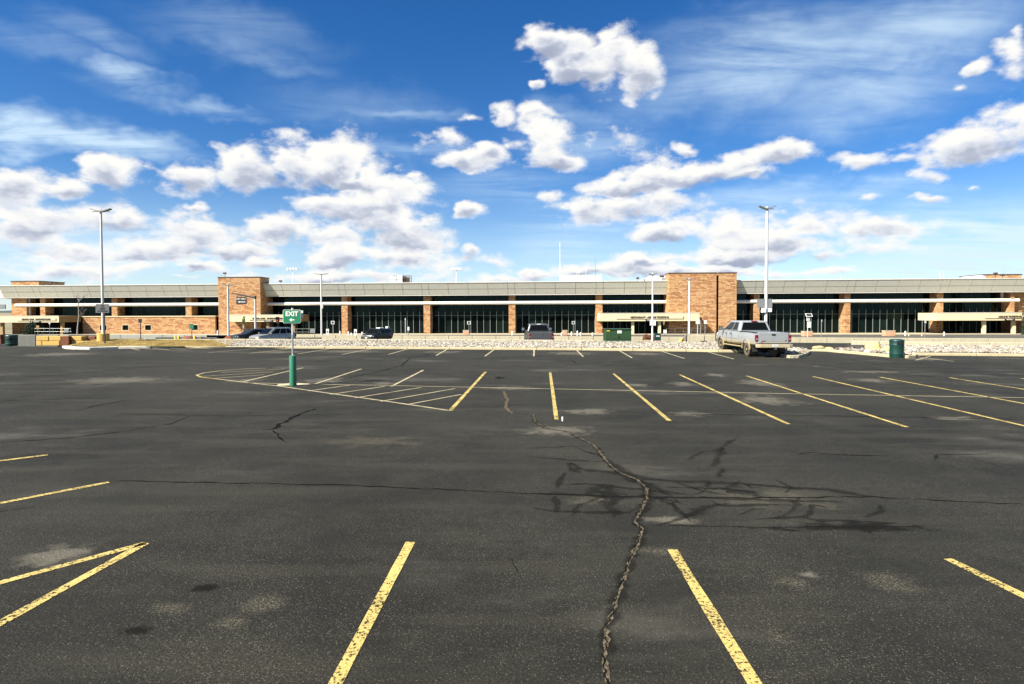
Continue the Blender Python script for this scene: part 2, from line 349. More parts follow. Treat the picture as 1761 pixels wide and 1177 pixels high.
BLACK = mat('black_paint', (0.012, 0.012, 0.012), 0.5)
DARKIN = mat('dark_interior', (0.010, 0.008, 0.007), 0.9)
BROWNM = mat('bronze_metal', (0.055, 0.032, 0.022), 0.5)
GALV = mat('galvanised_steel', (0.55, 0.56, 0.55), 0.45, 0.35)
POLEW = mat('pale_pole_paint', (0.52, 0.52, 0.49), 0.5)
GREYS = mat('grey_sign_back', (0.20, 0.21, 0.21), 0.5, 0.2)
SIGNG = mat('green_sign_face', (0.004, 0.15, 0.065), 0.4)
BOLG = mat('green_bollard_paint', (0.022, 0.14, 0.078), 0.45)
TRANS = mat('olive_green_enamel', (0.013, 0.045, 0.013), 0.5)
TRANSB = mat('grey_green_base', (0.08, 0.125, 0.09), 0.7)
BING = mat('dark_green_plastic', (0.003, 0.032, 0.026), 0.45)
RED = mat('red_plastic', (0.50, 0.015, 0.02), 0.4)
YELP = mat('yellow_plastic', (0.75, 0.55, 0.03), 0.5)
PINK = mat('pink_stone', (0.46, 0.26, 0.16), 0.85)
HORN = mat('rough_yellow_limestone', build=conc((0.50, 0.32, 0.085)))
REDST = mat('rust_red_stone', build=conc((0.15, 0.048, 0.018)))
BOULD = mat('yellow_boulder', build=conc((0.55, 0.43, 0.16)))
BARK = mat('grey_bark', (0.34, 0.30, 0.25), 0.9)
RUST = mat('rust_brown_foliage', (0.16, 0.05, 0.025), 0.9)
EVER = mat('evergreen_foliage', (0.02, 0.04, 0.015), 0.9)
LIME = mat('lime_fabric', (0.35, 0.46, 0.03), 0.7)
RUB = mat('tyre_rubber', (0.018, 0.017, 0.016), 0.85)
LAMPG = mat('lamp_glass', (0.55, 0.55, 0.5), 0.2)
def rock_build(h, b, m):
    ge = h.node('ShaderNodeNewGeometry'); tc = h.node('ShaderNodeTexCoord')
    c = h.ramp(ge.outputs['Random Per Island'], [(0.0, (0.20, 0.19, 0.165)), (0.25, (0.40, 0.38, 0.32)), (0.42, (0.10, 0.095, 0.09)), (0.56, (0.34, 0.295, 0.21)), (0.70, (0.04, 0.038, 0.04)), (0.80, (0.22, 0.15, 0.10)), (0.9, (0.07, 0.065, 0.06)), (1.0, (0.50, 0.48, 0.43))])
    n = h.noise(tc.outputs['Object'], 20.0, 3, 0.6)
    h.put(b.inputs['Base Color'], h.mix(h.lin(n, 0.4, 0.7, 0, 0.4), c, (0.3, 0.28, 0.24))); b.inputs['Roughness'].default_value = 0.9
ROCK = mat('landscape_rock', build=rock_build)
def grass_build(h, b, m):
    tc = h.node('ShaderNodeTexCoord'); p = tc.outputs['Object']
    n = h.noise(p, 1.2, 5, 0.6); f_ = h.noise(p, 25.0, 4, 0.7)
    c = h.ramp(n, [(0.3, (0.12, 0.08, 0.018)), (0.5, (0.27, 0.18, 0.042)), (0.7, (0.36, 0.26, 0.08))])
    h.put(b.inputs['Base Color'], h.mix(h.lin(f_, 0.4, 0.7, 0, 0.6), c, (0.13, 0.10, 0.03))); b.inputs['Roughness'].default_value = 1; bump(h, b, f_, 1, 0.08)
GRASS = mat('dormant_grass', build=grass_build)
def land_build(h, b, m):
    tc = h.node('ShaderNodeTexCoord'); n = h.noise(tc.outputs['Object'], 0.01, 5, 0.6)
    h.put(b.inputs['Base Color'], h.ramp(n, [(0.3, (0.10, 0.09, 0.05)), (0.7, (0.22, 0.18, 0.10))])); b.inputs['Roughness'].default_value = 1
LAND = mat('dry_prairie', build=land_build)
HILL = mat('hill_scrub', (0.035, 0.045, 0.045), 1.0)

# ================================================================== mesh helpers
class MB:
    def __init__(s): s.v = []; s.f = []; s.uv = []
    def add(s, vs, fs, uvs=None):
        o = len(s.v); s.v += [tuple(q) for q in vs]; s.f += [tuple(i+o for i in f) for f in fs]
        if uvs: s.uv += uvs
        return s
    def box(s, x0, x1, y0, y1, z0, z1):
        if x0 > x1: x0, x1 = x1, x0
        if y0 > y1: y0, y1 = y1, y0
        return s.add([(x0,y0,z0),(x1,y0,z0),(x1,y1,z0),(x0,y1,z0),(x0,y0,z1),(x1,y0,z1),(x1,y1,z1),(x0,y1,z1)],
                     [(0,3,2,1),(4,5,6,7),(0,1,5,4),(1,2,6,5),(2,3,7,6),(3,0,4,7)])
    def cyl(s, a, b, r0, r1=None, n=12, caps=True):
        r1 = r0 if r1 is None else r1
        a, b = Vector(a), Vector(b); d = (b-a).normalized()
        u = d.cross(Vector((0,0,1)) if abs(d.z) < .9 else Vector((1,0,0))).normalized(); w = d.cross(u)
        vs = []
        for c, r in ((a, r0), (b, r1)):
            for i in range(n):
                t = 2*math.pi*i/n; vs.append(c+u*(r*math.cos(t))+w*(r*math.sin(t)))
        fs = [(i, (i+1) % n, n+(i+1) % n, n+i) for i in range(n)]
        if caps: fs += [tuple(range(n))[::-1], tuple(range(n, 2*n))]
        return s.add(vs, [f[::-1] for f in fs])
    def lathe(s, prof, n=20, c=(0,0,0)):
        vs = [(c[0]+r*math.cos(2*math.pi*i/n), c[1]+r*math.sin(2*math.pi*i/n), c[2]+z) for r, z in prof for i in range(n)]
        fs = [(k*n+i, k*n+(i+1) % n, (k+1)*n+(i+1) % n, (k+1)*n+i) for k in range(len(prof)-1) for i in range(n)]
        fs += [tuple(range(n))[::-1], tuple(range((len(prof)-1)*n, len(prof)*n))]
        return s.add(vs, fs)
    def prism(s, poly, a, b, axis='x'):
        """extrude a 2D polygon: axis x -> (y,z) polygon, z -> (x,y) polygon, y -> (x,z) polygon"""
        n = len(poly)
        mk = {'x': lambda t, p: (t, p[0], p[1]), 'z': lambda t, p: (p[0], p[1], t), 'y': lambda t, p: (p[0], t, p[1])}[axis]
        vs = [mk(a, p) for p in poly]+[mk(b, p) for p in poly]
        return s.add(vs, [(i, (i+1) % n, n+(i+1) % n, n+i) for i in range(n)]+[tuple(range(n))[::-1], tuple(range(n, 2*n))])
    def mesh(s, name):
        me = bpy.data.meshes.new(name); me.from_pydata(s.v, [], s.f)
        if s.uv and len(s.uv) == sum(len(f) for f in s.f):
            l = me.uv_layers.new(name='UVMap')
            for i, u in enumerate(s.uv): l.data[i].uv = u
        me.validate(); me.update()
        bm = bmesh.new(); bm.from_mesh(me)
        if not s.uv: bmesh.ops.recalc_face_normals(bm, faces=bm.faces)
        bm.to_mesh(me); bm.free()
        return me
    def build(s, name, m, parent=None, bevel=0.0, seg=2, smooth=False, **kw):
        me = s.mesh(name)
        if bevel:
            bm = bmesh.new(); bm.from_mesh(me)
            es = [e for e in bm.edges if len(e.link_faces) == 2 and e.calc_face_angle(0) > 0.5]
            bmesh.ops.bevel(bm, geom=es, offset=bevel, segments=seg, profile=0.6, affect='EDGES', clamp_overlap=True)
            bm.to_mesh(me); bm.free()
        if smooth:
            for p in me.polygons: p.use_smooth = True
            try: me.set_sharp_from_angle(angle=math.radians(35))
            except Exception: pass
        me.materials.append(m)
        return link(name, me, parent, **kw)
def link(name, me, parent=None, loc=None, rz=0.0, **kw):
    o = bpy.data.objects.new(name, me); COL.objects.link(o); o.parent = parent
    if loc is not None: o.location = loc
    if rz: o.rotation_euler = (0, 0, rz)
    for k, v in kw.items(): o[k] = v
    return o
def thing(name, label, cat, loc=(0,0,0), rz=0.0, group=None):
    o = bpy.data.objects.new(name, None); COL.objects.link(o); o.location = loc; o.rotation_euler = (0,0,rz)
    o.empty_display_size = 0.2
    o['label'] = label; o['category'] = cat
    if group: o['group'] = group
    return o
def tag(o, label, cat, group=None):
    o['label'] = label; o['category'] = cat
    if group: o['group'] = group
    return o
def copy_tree(o, parent=None):
    c = o.copy(); COL.objects.link(c); c.parent = parent
    for ch in [x for x in bpy.data.objects if x.parent == o]: copy_tree(ch, c)
    return c
def text(s, size, m, parent, loc, rx=math.pi/2, rz=0.0, name='lettering', ext=0.01, sx=1.0, bold=0.0, center=True):
    cu = bpy.data.curves.new(name, 'FONT'); cu.body = s; cu.size = size; cu.extrude = ext; cu.offset = bold
    cu.align_x = 'CENTER' if center else 'LEFT'; cu.align_y = 'CENTER'; cu.materials.append(m); cu.resolution_u = 3
    tmp = bpy.data.objects.new('tmp', cu); me = bpy.data.meshes.new_from_object(tmp); bpy.data.objects.remove(tmp); bpy.data.curves.remove(cu)
    if not me.materials: me.materials.append(m)
    o = bpy.data.objects.new(name, me); COL.objects.link(o); o.parent = parent; o.location = loc; o.rotation_euler = (rx, 0, rz); o.scale = (sx, 1, 1)
    return o

# ================================================================== terrain
_kx = [-200, -60, -32, -28, -22.1, -7.2, 4.6, 12.8, 27.7, 60, 200]
_ky = [60, 45.5, 42.0, 41.2, 41.6, 41.0, 39.8, 38.2, 35.4, 29, 5]
def kerbY(X): return float(np.interp(X, _kx, _ky))
def wall2Y(X): return 75-0.12*X
def zlow(X, Y):
    t = max(Y-kerbY(X)-1.5, 0.0); u = min(t/6, 1.0)
    return -0.30*(u*u*(3-2*u))-0.0225*t
Z2 = -0.60
FACE = lambda X: 136-0.0694*X
def zup(X, Y):
    t = (Y-wall2Y(X))/max(FACE(X)-wall2Y(X), 1)
    return Z2+(-2.55+0.004*X-0.03-Z2)*min(t, 1.0)
Xs = [-1500, -600, -300, -200, -150, -110, -85, -70, -60, -50, -42, -36, -32, -28, -24, -20, -15, -10, -5, 0, 5, 10, 15, 20, 25, 30, 36, 45, 60, 75, 95, 120, 160, 220, 350, 700, 1500]
def sheet(name, m, rows, z, dz=0.0, xs=Xs, **kw):
    """rows: list of functions X -> Y"""
    b = MB(); vs = []
    for r in rows:
        for X in xs:
            Y = r(X); vs.append((X, Y, z(X, Y)+dz))
    n = len(xs); fs = [(k*n+i, k*n+i+1, (k+1)*n+i+1, (k+1)*n+i) for k in range(len(rows)-1) for i in range(n-1)]
    b.add(vs, fs); return b.build(name, m, **kw)
inner = [x for x in Xs if -350 <= x <= 350]
sheet('ground', LAND, [lambda X: -400, lambda X: 30, lambda X: 90, lambda X: 140, lambda X: 260, lambda X: 900, lambda X: 4000, lambda X: 9000], lambda X, Y: -0.6 if Y <= 30 else (-1.9 if Y < 100 else -3.4), xs=[-9000, -3000]+Xs+[3000, 9000], kind='structure')
lot_rows = [lambda X: -60, lambda X: -5, lambda X: 8, lambda X: 20]+[(lambda X, k=k: kerbY(X)+k) for k in (-8, 0, 1.5, 2.5, 3.5, 4.5, 5.5, 6.5, 7.5, 12)]+[lambda X: wall2Y(X)+0.1]
sheet('asphalt_lot', ASPH, lot_rows, zlow, xs=inner, kind='structure')
sheet('terminal_road', ASPH2, [lambda X: wall2Y(X), lambda X: wall2Y(X)+10, lambda X: FACE(X)-30, lambda X: FACE(X)-7.6], zup, xs=inner, kind='structure')
sheet('sidewalk', WALK, [lambda X: FACE(X)-7.6, lambda X: FACE(X)-7.59, lambda X: FACE(X)+8], lambda X, Y: zup(X, Y)+(0.13 if Y > FACE(X)-7.6 else -0.05), xs=inner, kind='structure')
# distant hills
b = MB(); n = 240; vs = []
hx = np.linspace(-5200, 5200, n)
for x in hx:
    h_ = 14+16*abs(math.sin(x*0.0011+1.3))+9*math.sin(x*0.0043)+5*math.sin(x*0.013)
    vs += [(x, 4600, -8), (x, 4700, max(h_-6, 2)), (x, 5200, -8)]
fs = []
for i in range(n-1):
    fs += [(3*i, 3*i+3, 3*i+4, 3*i+1), (3*i+1, 3*i+4, 3*i+5, 3*i+2)]
b.add(vs, fs).build('hills', HILL, kind='structure')

# ================================================================== ribbons on the asphalt
def ribbon(name, pts, width, m, z=0.004, jitter=0.0, wj=0.0, step=0.25, taper=True, label=None, seed=1, **kw):
    r = random.Random(seed); P3 = [Vector((p[0], p[1], 0)) for p in pts]; fine = []
    for a, c in zip(P3[:-1], P3[1:]):
        k = max(1, int((c-a).length/step))
        fine += [a.lerp(c, i/k) for i in range(k)]
    fine.append(P3[-1]); L = len(fine); vs, fs, uv = [], [], []
    for i, p in enumerate(fine):
        t = (fine[min(i+1, L-1)]-fine[max(i-1, 0)]); t = t.normalized() if t.length else Vector((0,1,0)); nn = Vector((-t.y, t.x, 0))
        w = width*(1+wj*(r.random()-0.5)*2)*0.5
        if taper and L > 3: w *= max(0.25, min(1, i/2, (L-1-i)/2))
        c = p+nn*((r.random()-0.5)*2*jitter)
        for sgn in (-1, 1):
            q = c+nn*(w*sgn); vs.append((q.x, q.y, z+zlow(q.x, q.y)))
    for i in range(L-1):
        fs.append((2*i, 2*i+1, 2*i+3, 2*i+2)); a, c = i/(L-1), (i+1)/(L-1); uv += [(a,0), (a,1), (c,1), (c,0)]
    b = MB(); b.add(vs, [f[::-1] for f in fs], None); 
    uvr = []
    for k in range(0, len(uv), 4): uvr += [uv[k+3], uv[k+2], uv[k+1], uv[k]][0:4]
    b.uv = uvr
    return b.build(name, m, kind='structure')
def gp(*pxs): return [G(x, y) for x, y in pxs]
# parking stripes (photo survey of both ends)
def stripe(a, c, w=0.105, m=YEL, z=0.006):
    A, C = G(*a), G(*c)
    ribbon('parking_stripe', [A, C], w, m, z=z, jitter=0.0, wj=0.10, step=0.3, taper=False, seed=int(a[0]))
for a, c in [((706,933),(570,1190)), ((1156,946),(1306,1190)), ((1630,962),(1790,1040)), ((250,935),(-40,1095)), ((250,935),(-40,1014)), ((187,830),(-40,874)), ((82,783),(-30,797)),
             ((835,640),(774,707)), ((946,641),(957,722)), ((1055,643),(1151,724)), ((1169,645),(1356,730)), ((1284,647),(1559,735)), ((1398,648),(1800,742)), ((1513,649),(1850,711)), ((1633,650),(1850,684)), ((1755,651),(1880,668))]:
    stripe(a, c)
for a, c in [((728,637),(673,665)), ((621,635),(541,661)), ((521,633),(418,657)),
             ((700,601),(668,610)), ((769,601),(750,612)), ((849,602),(834,613)), ((918.5,602),(918,613)), ((992,603),(1003,614)), ((1066,604),(1087,616)), ((1139,605),(1177,617)), ((1218,606),(1262,618)),
             ((641,600),(588,610)), ((572,599.5),(512,609)), ((505,600),(430,608)), ((440,600),(358,607))]:
    stripe(a, c, 0.10, CRM)
ln = [(457,633.5),(420,635),(380,638),(352,641.5),(338,645.5),(345,649),(380,653),(420,658),(480,664.5),(560,676),(660,690),(735,701),(771,706.5)]
for a, c in zip(ln[:-1], ln[1:]): stripe(a, c, 0.09, CRM if a[0] > 345 else YEL)
stripe((424,659),(640,663), 0.08, CRM); stripe((640,663),(1400,678.5), 0.07, CRM); stripe((1400,678.5),(1790,685), 0.07, CRM)
for a, c in [((530,673),(602,663)), ((568,679),(662,665)), ((610,685),(724,667)), ((655,691),(782,669)), ((700,696.5),(793,679)), ((345,648),(470,640)), ((380,641),(490,635)), ((372,651),(455,645))]:
    stripe(a, c, 0.075, CRM, 0.008)
stripe((967,717),(967,725), 0.03, mat('white_line_paint', build=worn((0.75, 0.75, 0.7))))
# small painted marks on the far side
for a, c in [((1560,612),(1640,622)), ((1700,616),(1790,618.5)), ((1600,613),(1575,620)), ((225,599.5),(240,603)), ((250,601),(330,603.5)), ((258,599),(290,602)), ((285,598.5),(320,601))]:
    stripe(a, c, 0.09, CRM)
# cracks
main = [(866,672),(873,690),(868,700),(882,713)]
ribbon('asphalt_crack', gp(*main), 0.07, CRACKF, 0.003, 0.03, 0.5, 0.12, seed=3)
main = [(917,712),(920,725),(940,738),(975,742),(1000,755),(1020,765),(1045,795),(1063,812),(1095,825),(1112,840),(1112,858),(1103,878),(1090,898),(1105,910),(1098,935),(1085,960),(1078,985),(1066,1015),(1056,1050),(1043,1080),(1044,1100),(1040,1140),(1050,1200)]
ribbon('asphalt_crack', gp(*main), 0.16, SEAL, 0.002, 0.02, 0.4, 0.10, seed=4)
ribbon('asphalt_crack', gp(*main), 0.030, CRACKF, 0.005, 0.010, 0.9, 0.05, seed=5)
ribbon('asphalt_crack', gp(*[(x-2, y) for x, y in main[8:]]), 0.010, CRACKD, 0.0075, 0.016, 0.9, 0.035, seed=6)
for i, (pts, w) in enumerate([([(0,762),(120,753),(210,743),(290,730),(330,715)], .03), ([(195,827),(400,831),(600,835),(750,842),(880,848),(1000,853),(1250,857),(1500,855),(1761,868)], .022),
    ([(430,742),(470,738),(500,720),(545,702)], .05), ([(575,655),(640,642),(690,630),(705,616),(730,612),(745,606)], .05), ([(0,650),(90,646),(200,636),(300,628)], .04), ([(0,690),(70,688),(170,685),(200,686)], .03),
    ([(130,707),(170,697),(230,687)], .03), ([(1100,628),(1200,629),(1290,630),(1340,628)], .05), ([(980,618),(990,625),(1000,626)], .04), ([(470,740),(480,752),(490,760)], .03), ([(0,880),(60,872)], .012),
    ([(1340,618),(1500,640),(1760,662)], .03), ([(880,962),(884,975),(890,984)], .008), ([(1120,712),(1400,715),(1760,722)], .03), ([(200,712),(400,716),(640,712)], .02), ([(1590,905),(1300,908),(1220,906)], .012)]):
    ribbon('asphalt_crack', gp(*pts), w*1.5, CRACKD, 0.003, w*1.2, 0.7, 0.15, seed=20+i)
# black sealer smears round the crossing of the cracks
def zp(x, y): return (900+x*661/1761, 740+y*200/533)
SM = [([(380,130),(450,190),(560,225),(700,235),(880,240),(1050,250),(1240,265),(1400,275),(1560,300),(1700,315)], .16), ([(210,140),(260,180),(420,195),(560,250),(580,300),(540,380),(505,420)], .15),
      ([(0,290),(150,292),(300,300),(560,308),(800,310),(1000,315),(1240,325),(1500,330)], .11), ([(180,250),(280,245),(400,258),(560,275),(700,300)], .13), ([(150,270),(180,220),(200,195)], .22), ([(150,300),(150,380)], .18),
      ([(300,300),(340,265),(420,255)], .22), ([(410,250),(400,300),(405,350)], .28), ([(0,350),(120,372),(300,375),(480,378),(540,350)], .10), ([(690,330),(700,370),(740,395),(800,375),(880,345),(960,338)], .16),
      ([(600,440),(700,410),(760,385),(840,360)], .14), ([(560,438),(800,440),(960,440)], .05), ([(850,320),(900,345),(1240,345)], .09), ([(1150,225),(1230,262),(1200,290)], .10), ([(1290,400),(1330,345),(1400,355)], .20),
      ([(1040,410),(1280,400),(1340,415),(1560,420),(1730,430)], .09), ([(1560,400),(1640,370),(1640,345)], .18), ([(1000,450),(1150,450),(1330,470)], .08), ([(1240,115),(1320,103),(1480,115),(1690,122)], .07), ([(700,240),(830,280),(950,300)], .12),
      ([(920,280),(1050,290),(1100,310)], .20), ([(890,215),(915,175)], .09), ([(240,75),(270,95),(330,110),(390,135)], .09), ([(0,120),(180,135),(330,145),(420,135)], .08), ([(200,150),(240,190),(260,200)], .25), ([(480,200),(620,280),(760,300)], .16),
      ([(640,260),(900,268),(1100,290)], .14), ([(560,300),(700,330),(660,345)], .16), ([(0,85),(110,80),(320,72)], .06)]
for i, (pts, w) in enumerate(SM):
    ribbon('tar_smear', [G(*zp(*q)) for q in pts], w*1.75, SEAL, 0.0022+0.0001*i, 0.02, 0.3, 0.2, seed=60+i)
rs = random.Random(11)
for i in range(13):
    x, y = rs.uniform(120, 1100), rs.uniform(140, 400); a = rs.uniform(-.6, .6); pts = [(x, y)]
    for k in range(rs.randint(3, 6)):
        a += rs.uniform(-.9, .9); pts.append((pts[-1][0]+55*math.cos(a), pts[-1][1]+32*math.sin(a)))
    ribbon('tar_smear', [G(*zp(*q)) for q in pts], rs.uniform(.10, .24), SEALT, 0.0055+0.00004*i, 0.02, 0.5, 0.12, seed=300+i)
for i, (pts, w) in enumerate([([(1605,795),(1612,783),(1700,781),(1695,779)], .10), ([(1660,783),(1740,812)], .04), ([(1370,782),(1530,784)], .05)]):
    ribbon('tar_smear', gp(*pts), w, SEAL, 0.0022, 0.02, 0.3, 0.2, seed=160+i)
def stain(px, py, rx, ry, m, z, name='asphalt_stain'):
    A = G(px, py+ry); B_ = G(px, py-ry); c = G(px, py); hx = rx/FPX*c.y; hy = (B_.y-A.y)/2; cy = (A.y+B_.y)/2
    n = 20; vs = [(c.x, cy, z+zlow(c.x, cy))]; r = random.Random(int(px*7+py))
    for i in range(n):
        t = 2*math.pi*i/n; k = 1+r.uniform(-.18, .18)
        X, Y = c.x+hx*k*math.cos(t), cy+hy*k*math.sin(t); vs.append((X, Y, z+zlow(X, Y)))
    b = MB(); fs = [(0, 1+i, 1+(i+1) % n) for i in range(n)]
    b.add(vs, fs); b.uv = [q for i in range(n) for q in ((0.5, 0.5), (0.5, 0.0), (0.5, 0.0))]
    b.build(name, m, kind='structure')
for i, (x, y, rx, ry, m) in enumerate([(460,1040,55,22,SPILL), (290,1046,45,14,SPILL), (400,1072,45,16,SPILL), (350,1012,30,9,OIL), (240,1085,45,13,OIL), (90,960,95,28,DUST), (1150,895,60,12,DUST), (1330,860,170,26,SPILL),
     (1010,708,70,7,DUST), (1180,712,60,5,DUST), (960,742,90,12,DUST), (1175,661,30,5,DUST), (880,668,60,4,DUST), (1095,663,30,4,DUST), (1320,690,70,14,DUST), (1310,660,50,9,DUST), (1500,655,40,5,DUST), (560,655,50,7,DUST), (420,655,40,5,DUST),
     (1390,990,30,10,DUST), (1640,720,70,5,DUST), (1230,645,30,4,DUST), (660,660,30,4,DUST), (860,650,14,3,OIL), (600,605,90,3,DUST), (980,608,60,4,DUST), (1110,609,50,4,DUST), (760,606,50,3,DUST), (1330,615,30,3,DUST), (480,606,60,3,DUST),
     (1700,612,70,2.5,DUST), (1590,618,60,3,DUST), (200,655,120,10,DUST), (100,610,80,5,DUST), (1475,908,160,12,OIL), (1360,1000,40,18,SPILL), (1520,1000,80,30,SPILL), (1340,1100,50,25,SPILL), (640,760,120,14,SPILL), (1500,640,90,3,DUST), (1130,950,60,14,SPILL), (1010,860,60,10,SPILL)]):
    stain(x, y, rx, ry, m, 0.0012+0.00002*i)
ribbon('concrete_patch', gp((478,664),(500,661),(520,662),(530,663)), 0.55, KERB, 0.0105, 0.03, 0.3, 0.1)
o = MB().lathe([(0.16,0),(0.16,0.004),(0.10,0.005)], 20).build('manhole_cover', BROWNM, loc=G(1403,630.5,0.001), kind='structure')

# ================================================================== terminal building
UDIR = Vector((1.0, -0.0694, 0.0040)).normalized()
VDIR = Vector((0.0694, 1.0, 0.0)).normalized(); VDIR = (VDIR-UDIR*VDIR.dot(UDIR)).normalized()
WDIR = UDIR.cross(VDIR)
ORG = Vector((0.0, 136.0, CAM_Z-(575.6-537.0)/FPX*136.0))
TM = Matrix(((UDIR.x, VDIR.x, WDIR.x, ORG.x), (UDIR.y, VDIR.y, WDIR.y, ORG.y), (UDIR.z, VDIR.z, WDIR.z, ORG.z), (0, 0, 0, 1)))
TI = TM.inverted(); CL = TI @ Vector((0, 0, CAM_Z))
def F(px, py=545, y=0.0):
    """building coordinates (u, z) of a surveyed photo point on the plane y"""
    d = TI.to_3x3() @ ray(px, py); t = (y-CL.y)/d.y
    return CL.x+d.x*t, CL.z+d.z*t
def U(px, y=0.0): return F(px, 545, y)[0]
T = thing('airport_terminal', 'long low airport terminal of orange sandstone and dark glass under a sloping grey metal fascia', 'airport terminal')
T.matrix_world = TM
GY = 2.6
Z_FB, Z_FM, Z_FT = 8.9, 10.25, 11.65
FBY, FTY = -0.9, -2.2
# stone piers: (px left of lit face, px right)
PIERS = [(69.4,78), (192.4,202), (319.5,329.4), (587.3,597.8), (728.5,739.7), (874.8,886), (1024.5,1036), (1296.5,1306.3), (1452.5,1462.3), (1611,1622)]
piers = [(U(a), U(b)) for a, b in PIERS]
L_END = U(20.4); R_END = U(1737)
T1a, T1b = U(375.9, -3.4), U(448.3, -3.4)
T2a, T2s0, T2s1, T2b = U(1150, -3.4), U(1231.8, -3.4), U(1236.3, -3.4), U(1267, -3.4)
LW0, LW1 = U(142), U(370)
# body behind everything
MB().box(L_END-8, R_END+60, 45, GY+0.5, 8.9, 11.3).build('roof', TRIM, T)
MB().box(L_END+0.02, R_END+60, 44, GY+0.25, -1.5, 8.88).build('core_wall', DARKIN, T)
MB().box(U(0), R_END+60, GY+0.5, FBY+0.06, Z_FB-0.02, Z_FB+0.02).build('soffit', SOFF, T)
for i, (a, c) in enumerate(piers):
    zb = 4.3 if (i < 3) else -0.2
    MB().box(a, c, 0, GY, zb, Z_FB-0.02).build('stone_pier', STONE, T)
# lower stone wall on the left, with punched windows
WINS = [(171,183), (210,220.5), (249,259.5), (329,340)]
zw0, zw1 = 1.15, 2.35
b = MB(); xs = [LW0]
for a, c in WINS: xs += [U(a), U(c)]
xs.append(LW1)
for k in range(0, len(xs), 2): b.box(xs[k], xs[k+1], 0.0, 0.5, -0.5, 4.3)
for k in range(1, len(xs)-1, 2): b.box(xs[k], xs[k+1], 0.0, 0.5, -0.5, zw0); b.box(xs[k], xs[k+1], 0.0, 0.5, zw1, 4.3)
b.build('stone_wall', STONE, T)
MB().box(LW0-0.1, LW1+0.1, -0.12, GY, 4.3, 4.5).build('stone_ledge', CREAM, T)
MB().box(LW0, LW0+0.5, 0.5, GY, -0.5, 4.29).build('stone_return', STONE, T)
for a, c in WINS:
    u0, u1 = U(a), U(c)
    f = MB().box(u0, u1, 0.30, 0.36, zw0, zw1).build('small_window', GLASS, T)
    fr = MB(); t = 0.09
    fr.box(u0-t, u1+t, -0.03, 0.2, zw1, zw1+t); fr.box(u0-t, u1+t, -0.03, 0.2, zw0-t, zw0); fr.box(u0-t, u0, -0.03, 0.2, zw0, zw1); fr.box(u1, u1+t, -0.03, 0.2, zw0, zw1)
    fr.build('window_frame', CREAM, f)
MB().box(LW1, T1a, 1.6, 2.2, -0.5, Z_FB-0.03).build('recess_panel', BROWNM, T)
# left end wall
MB().box(L_END, U(46), 0, GY, -0.5, Z_FB-0.02).build('end_wall', STONE, T)
MB().box(L_END, L_END+0.6, GY, 42, -0.5, Z_FB-0.02).build('end_wall', STONE, T)
MB().box(U(46)+0.05, U(46)+0.30, 0.6, 0.9, 4.6, Z_FB-0.02).build('window_jamb', TRIM, T)
# right end wall (seen in shade) and column
MB().box(U(1737), U(1737)+0.7, -0.2, GY, -0.2, Z_FB-0.02).build('end_wall', STONE, T)
MB().box(U(1737)+0.7, R_END+14, 1.2, 1.9, -0.2, Z_FB-0.02).build('end_wall', STONE, T)
MB().box(U(1727), U(1727)+0.35, 0.9, 1.3, 7.4, Z_FB-0.02).build('window_jamb', TRIM, T)
# towers
def tower(parts, name='stone_tower'):
    b = MB()
    for (a, c, y0, y1, z0, z1) in parts: b.box(a, c, y0, y1, z0, z1)
    return b.build(name, STONE, T)
zt1 = F(412, 478.0, -3.4)[1]; zt2 = F(1205, 470.5, -3.4)[1]
tw = tower([(T1a, T1b, -3.4, 0.9, -0.5, zt1), (T1a, T1b, 0.9, GY+0.2, -0.5, 8.87)])
MB().box(T1a-0.06, T1b+0.06, -3.46, 0.96, zt1, zt1+0.22).build('tower_coping', BROWNM, tw)
tw = tower([(T2a, T2s0, -3.4, 0.9, -0.5, zt2), (T2a, T2s0, 0.9, GY+0.2, -0.5, 8.87)])
MB().box(T2a-0.06, T2s0+0.05, -3.46, 0.96, zt2, zt2+0.2).build('tower_coping', BROWNM, tw)
tw = tower([(T2s1, T2b, -3.2, 0.9, -0.5, zt2), (T2s1, T2b, 0.9, GY+0.2, -0.5, 8.87)])
MB().box(T2s1-0.05, T2b+0.06, -3.26, 0.96, zt2, zt2+0.2).build('tower_coping', BROWNM, tw)
MB().box(T2s0, T2s1, -1.2, 0.8, -0.5, zt2-0.05).build('slot_panel', BLACK, T)
# roof-top stone boxes at both ends
a, _ = F(19, 490, 8); c, _ = F(67, 490, 8); MB().box(a, c, 8, 16, 11.3, F(40, 484.5, 8)[1]).build('roof_block', STONE, T)
MB().box(a-.1, c+.1, 7.9, 16.1, F(40, 484.5, 8)[1], F(40, 484.5, 8)[1]+.18).build('roof_coping', BROWNM, T)
a, _ = F(1695, 478, 8); c, _ = F(1757, 478, 8); zt = F(1726, 473, 8)[1]; MB().box(a, c, 8, 16, 11.3, zt).build('roof_block', STONE, T)
MB().box(a-.6, c+.1, 7.9, 16.1, zt, zt+.18).build('roof_coping', BROWNM, T)
MB().box(a-0.6, a, 8.1, 15, 11.3, zt-.01).build('roof_flashing', WHITE, T)
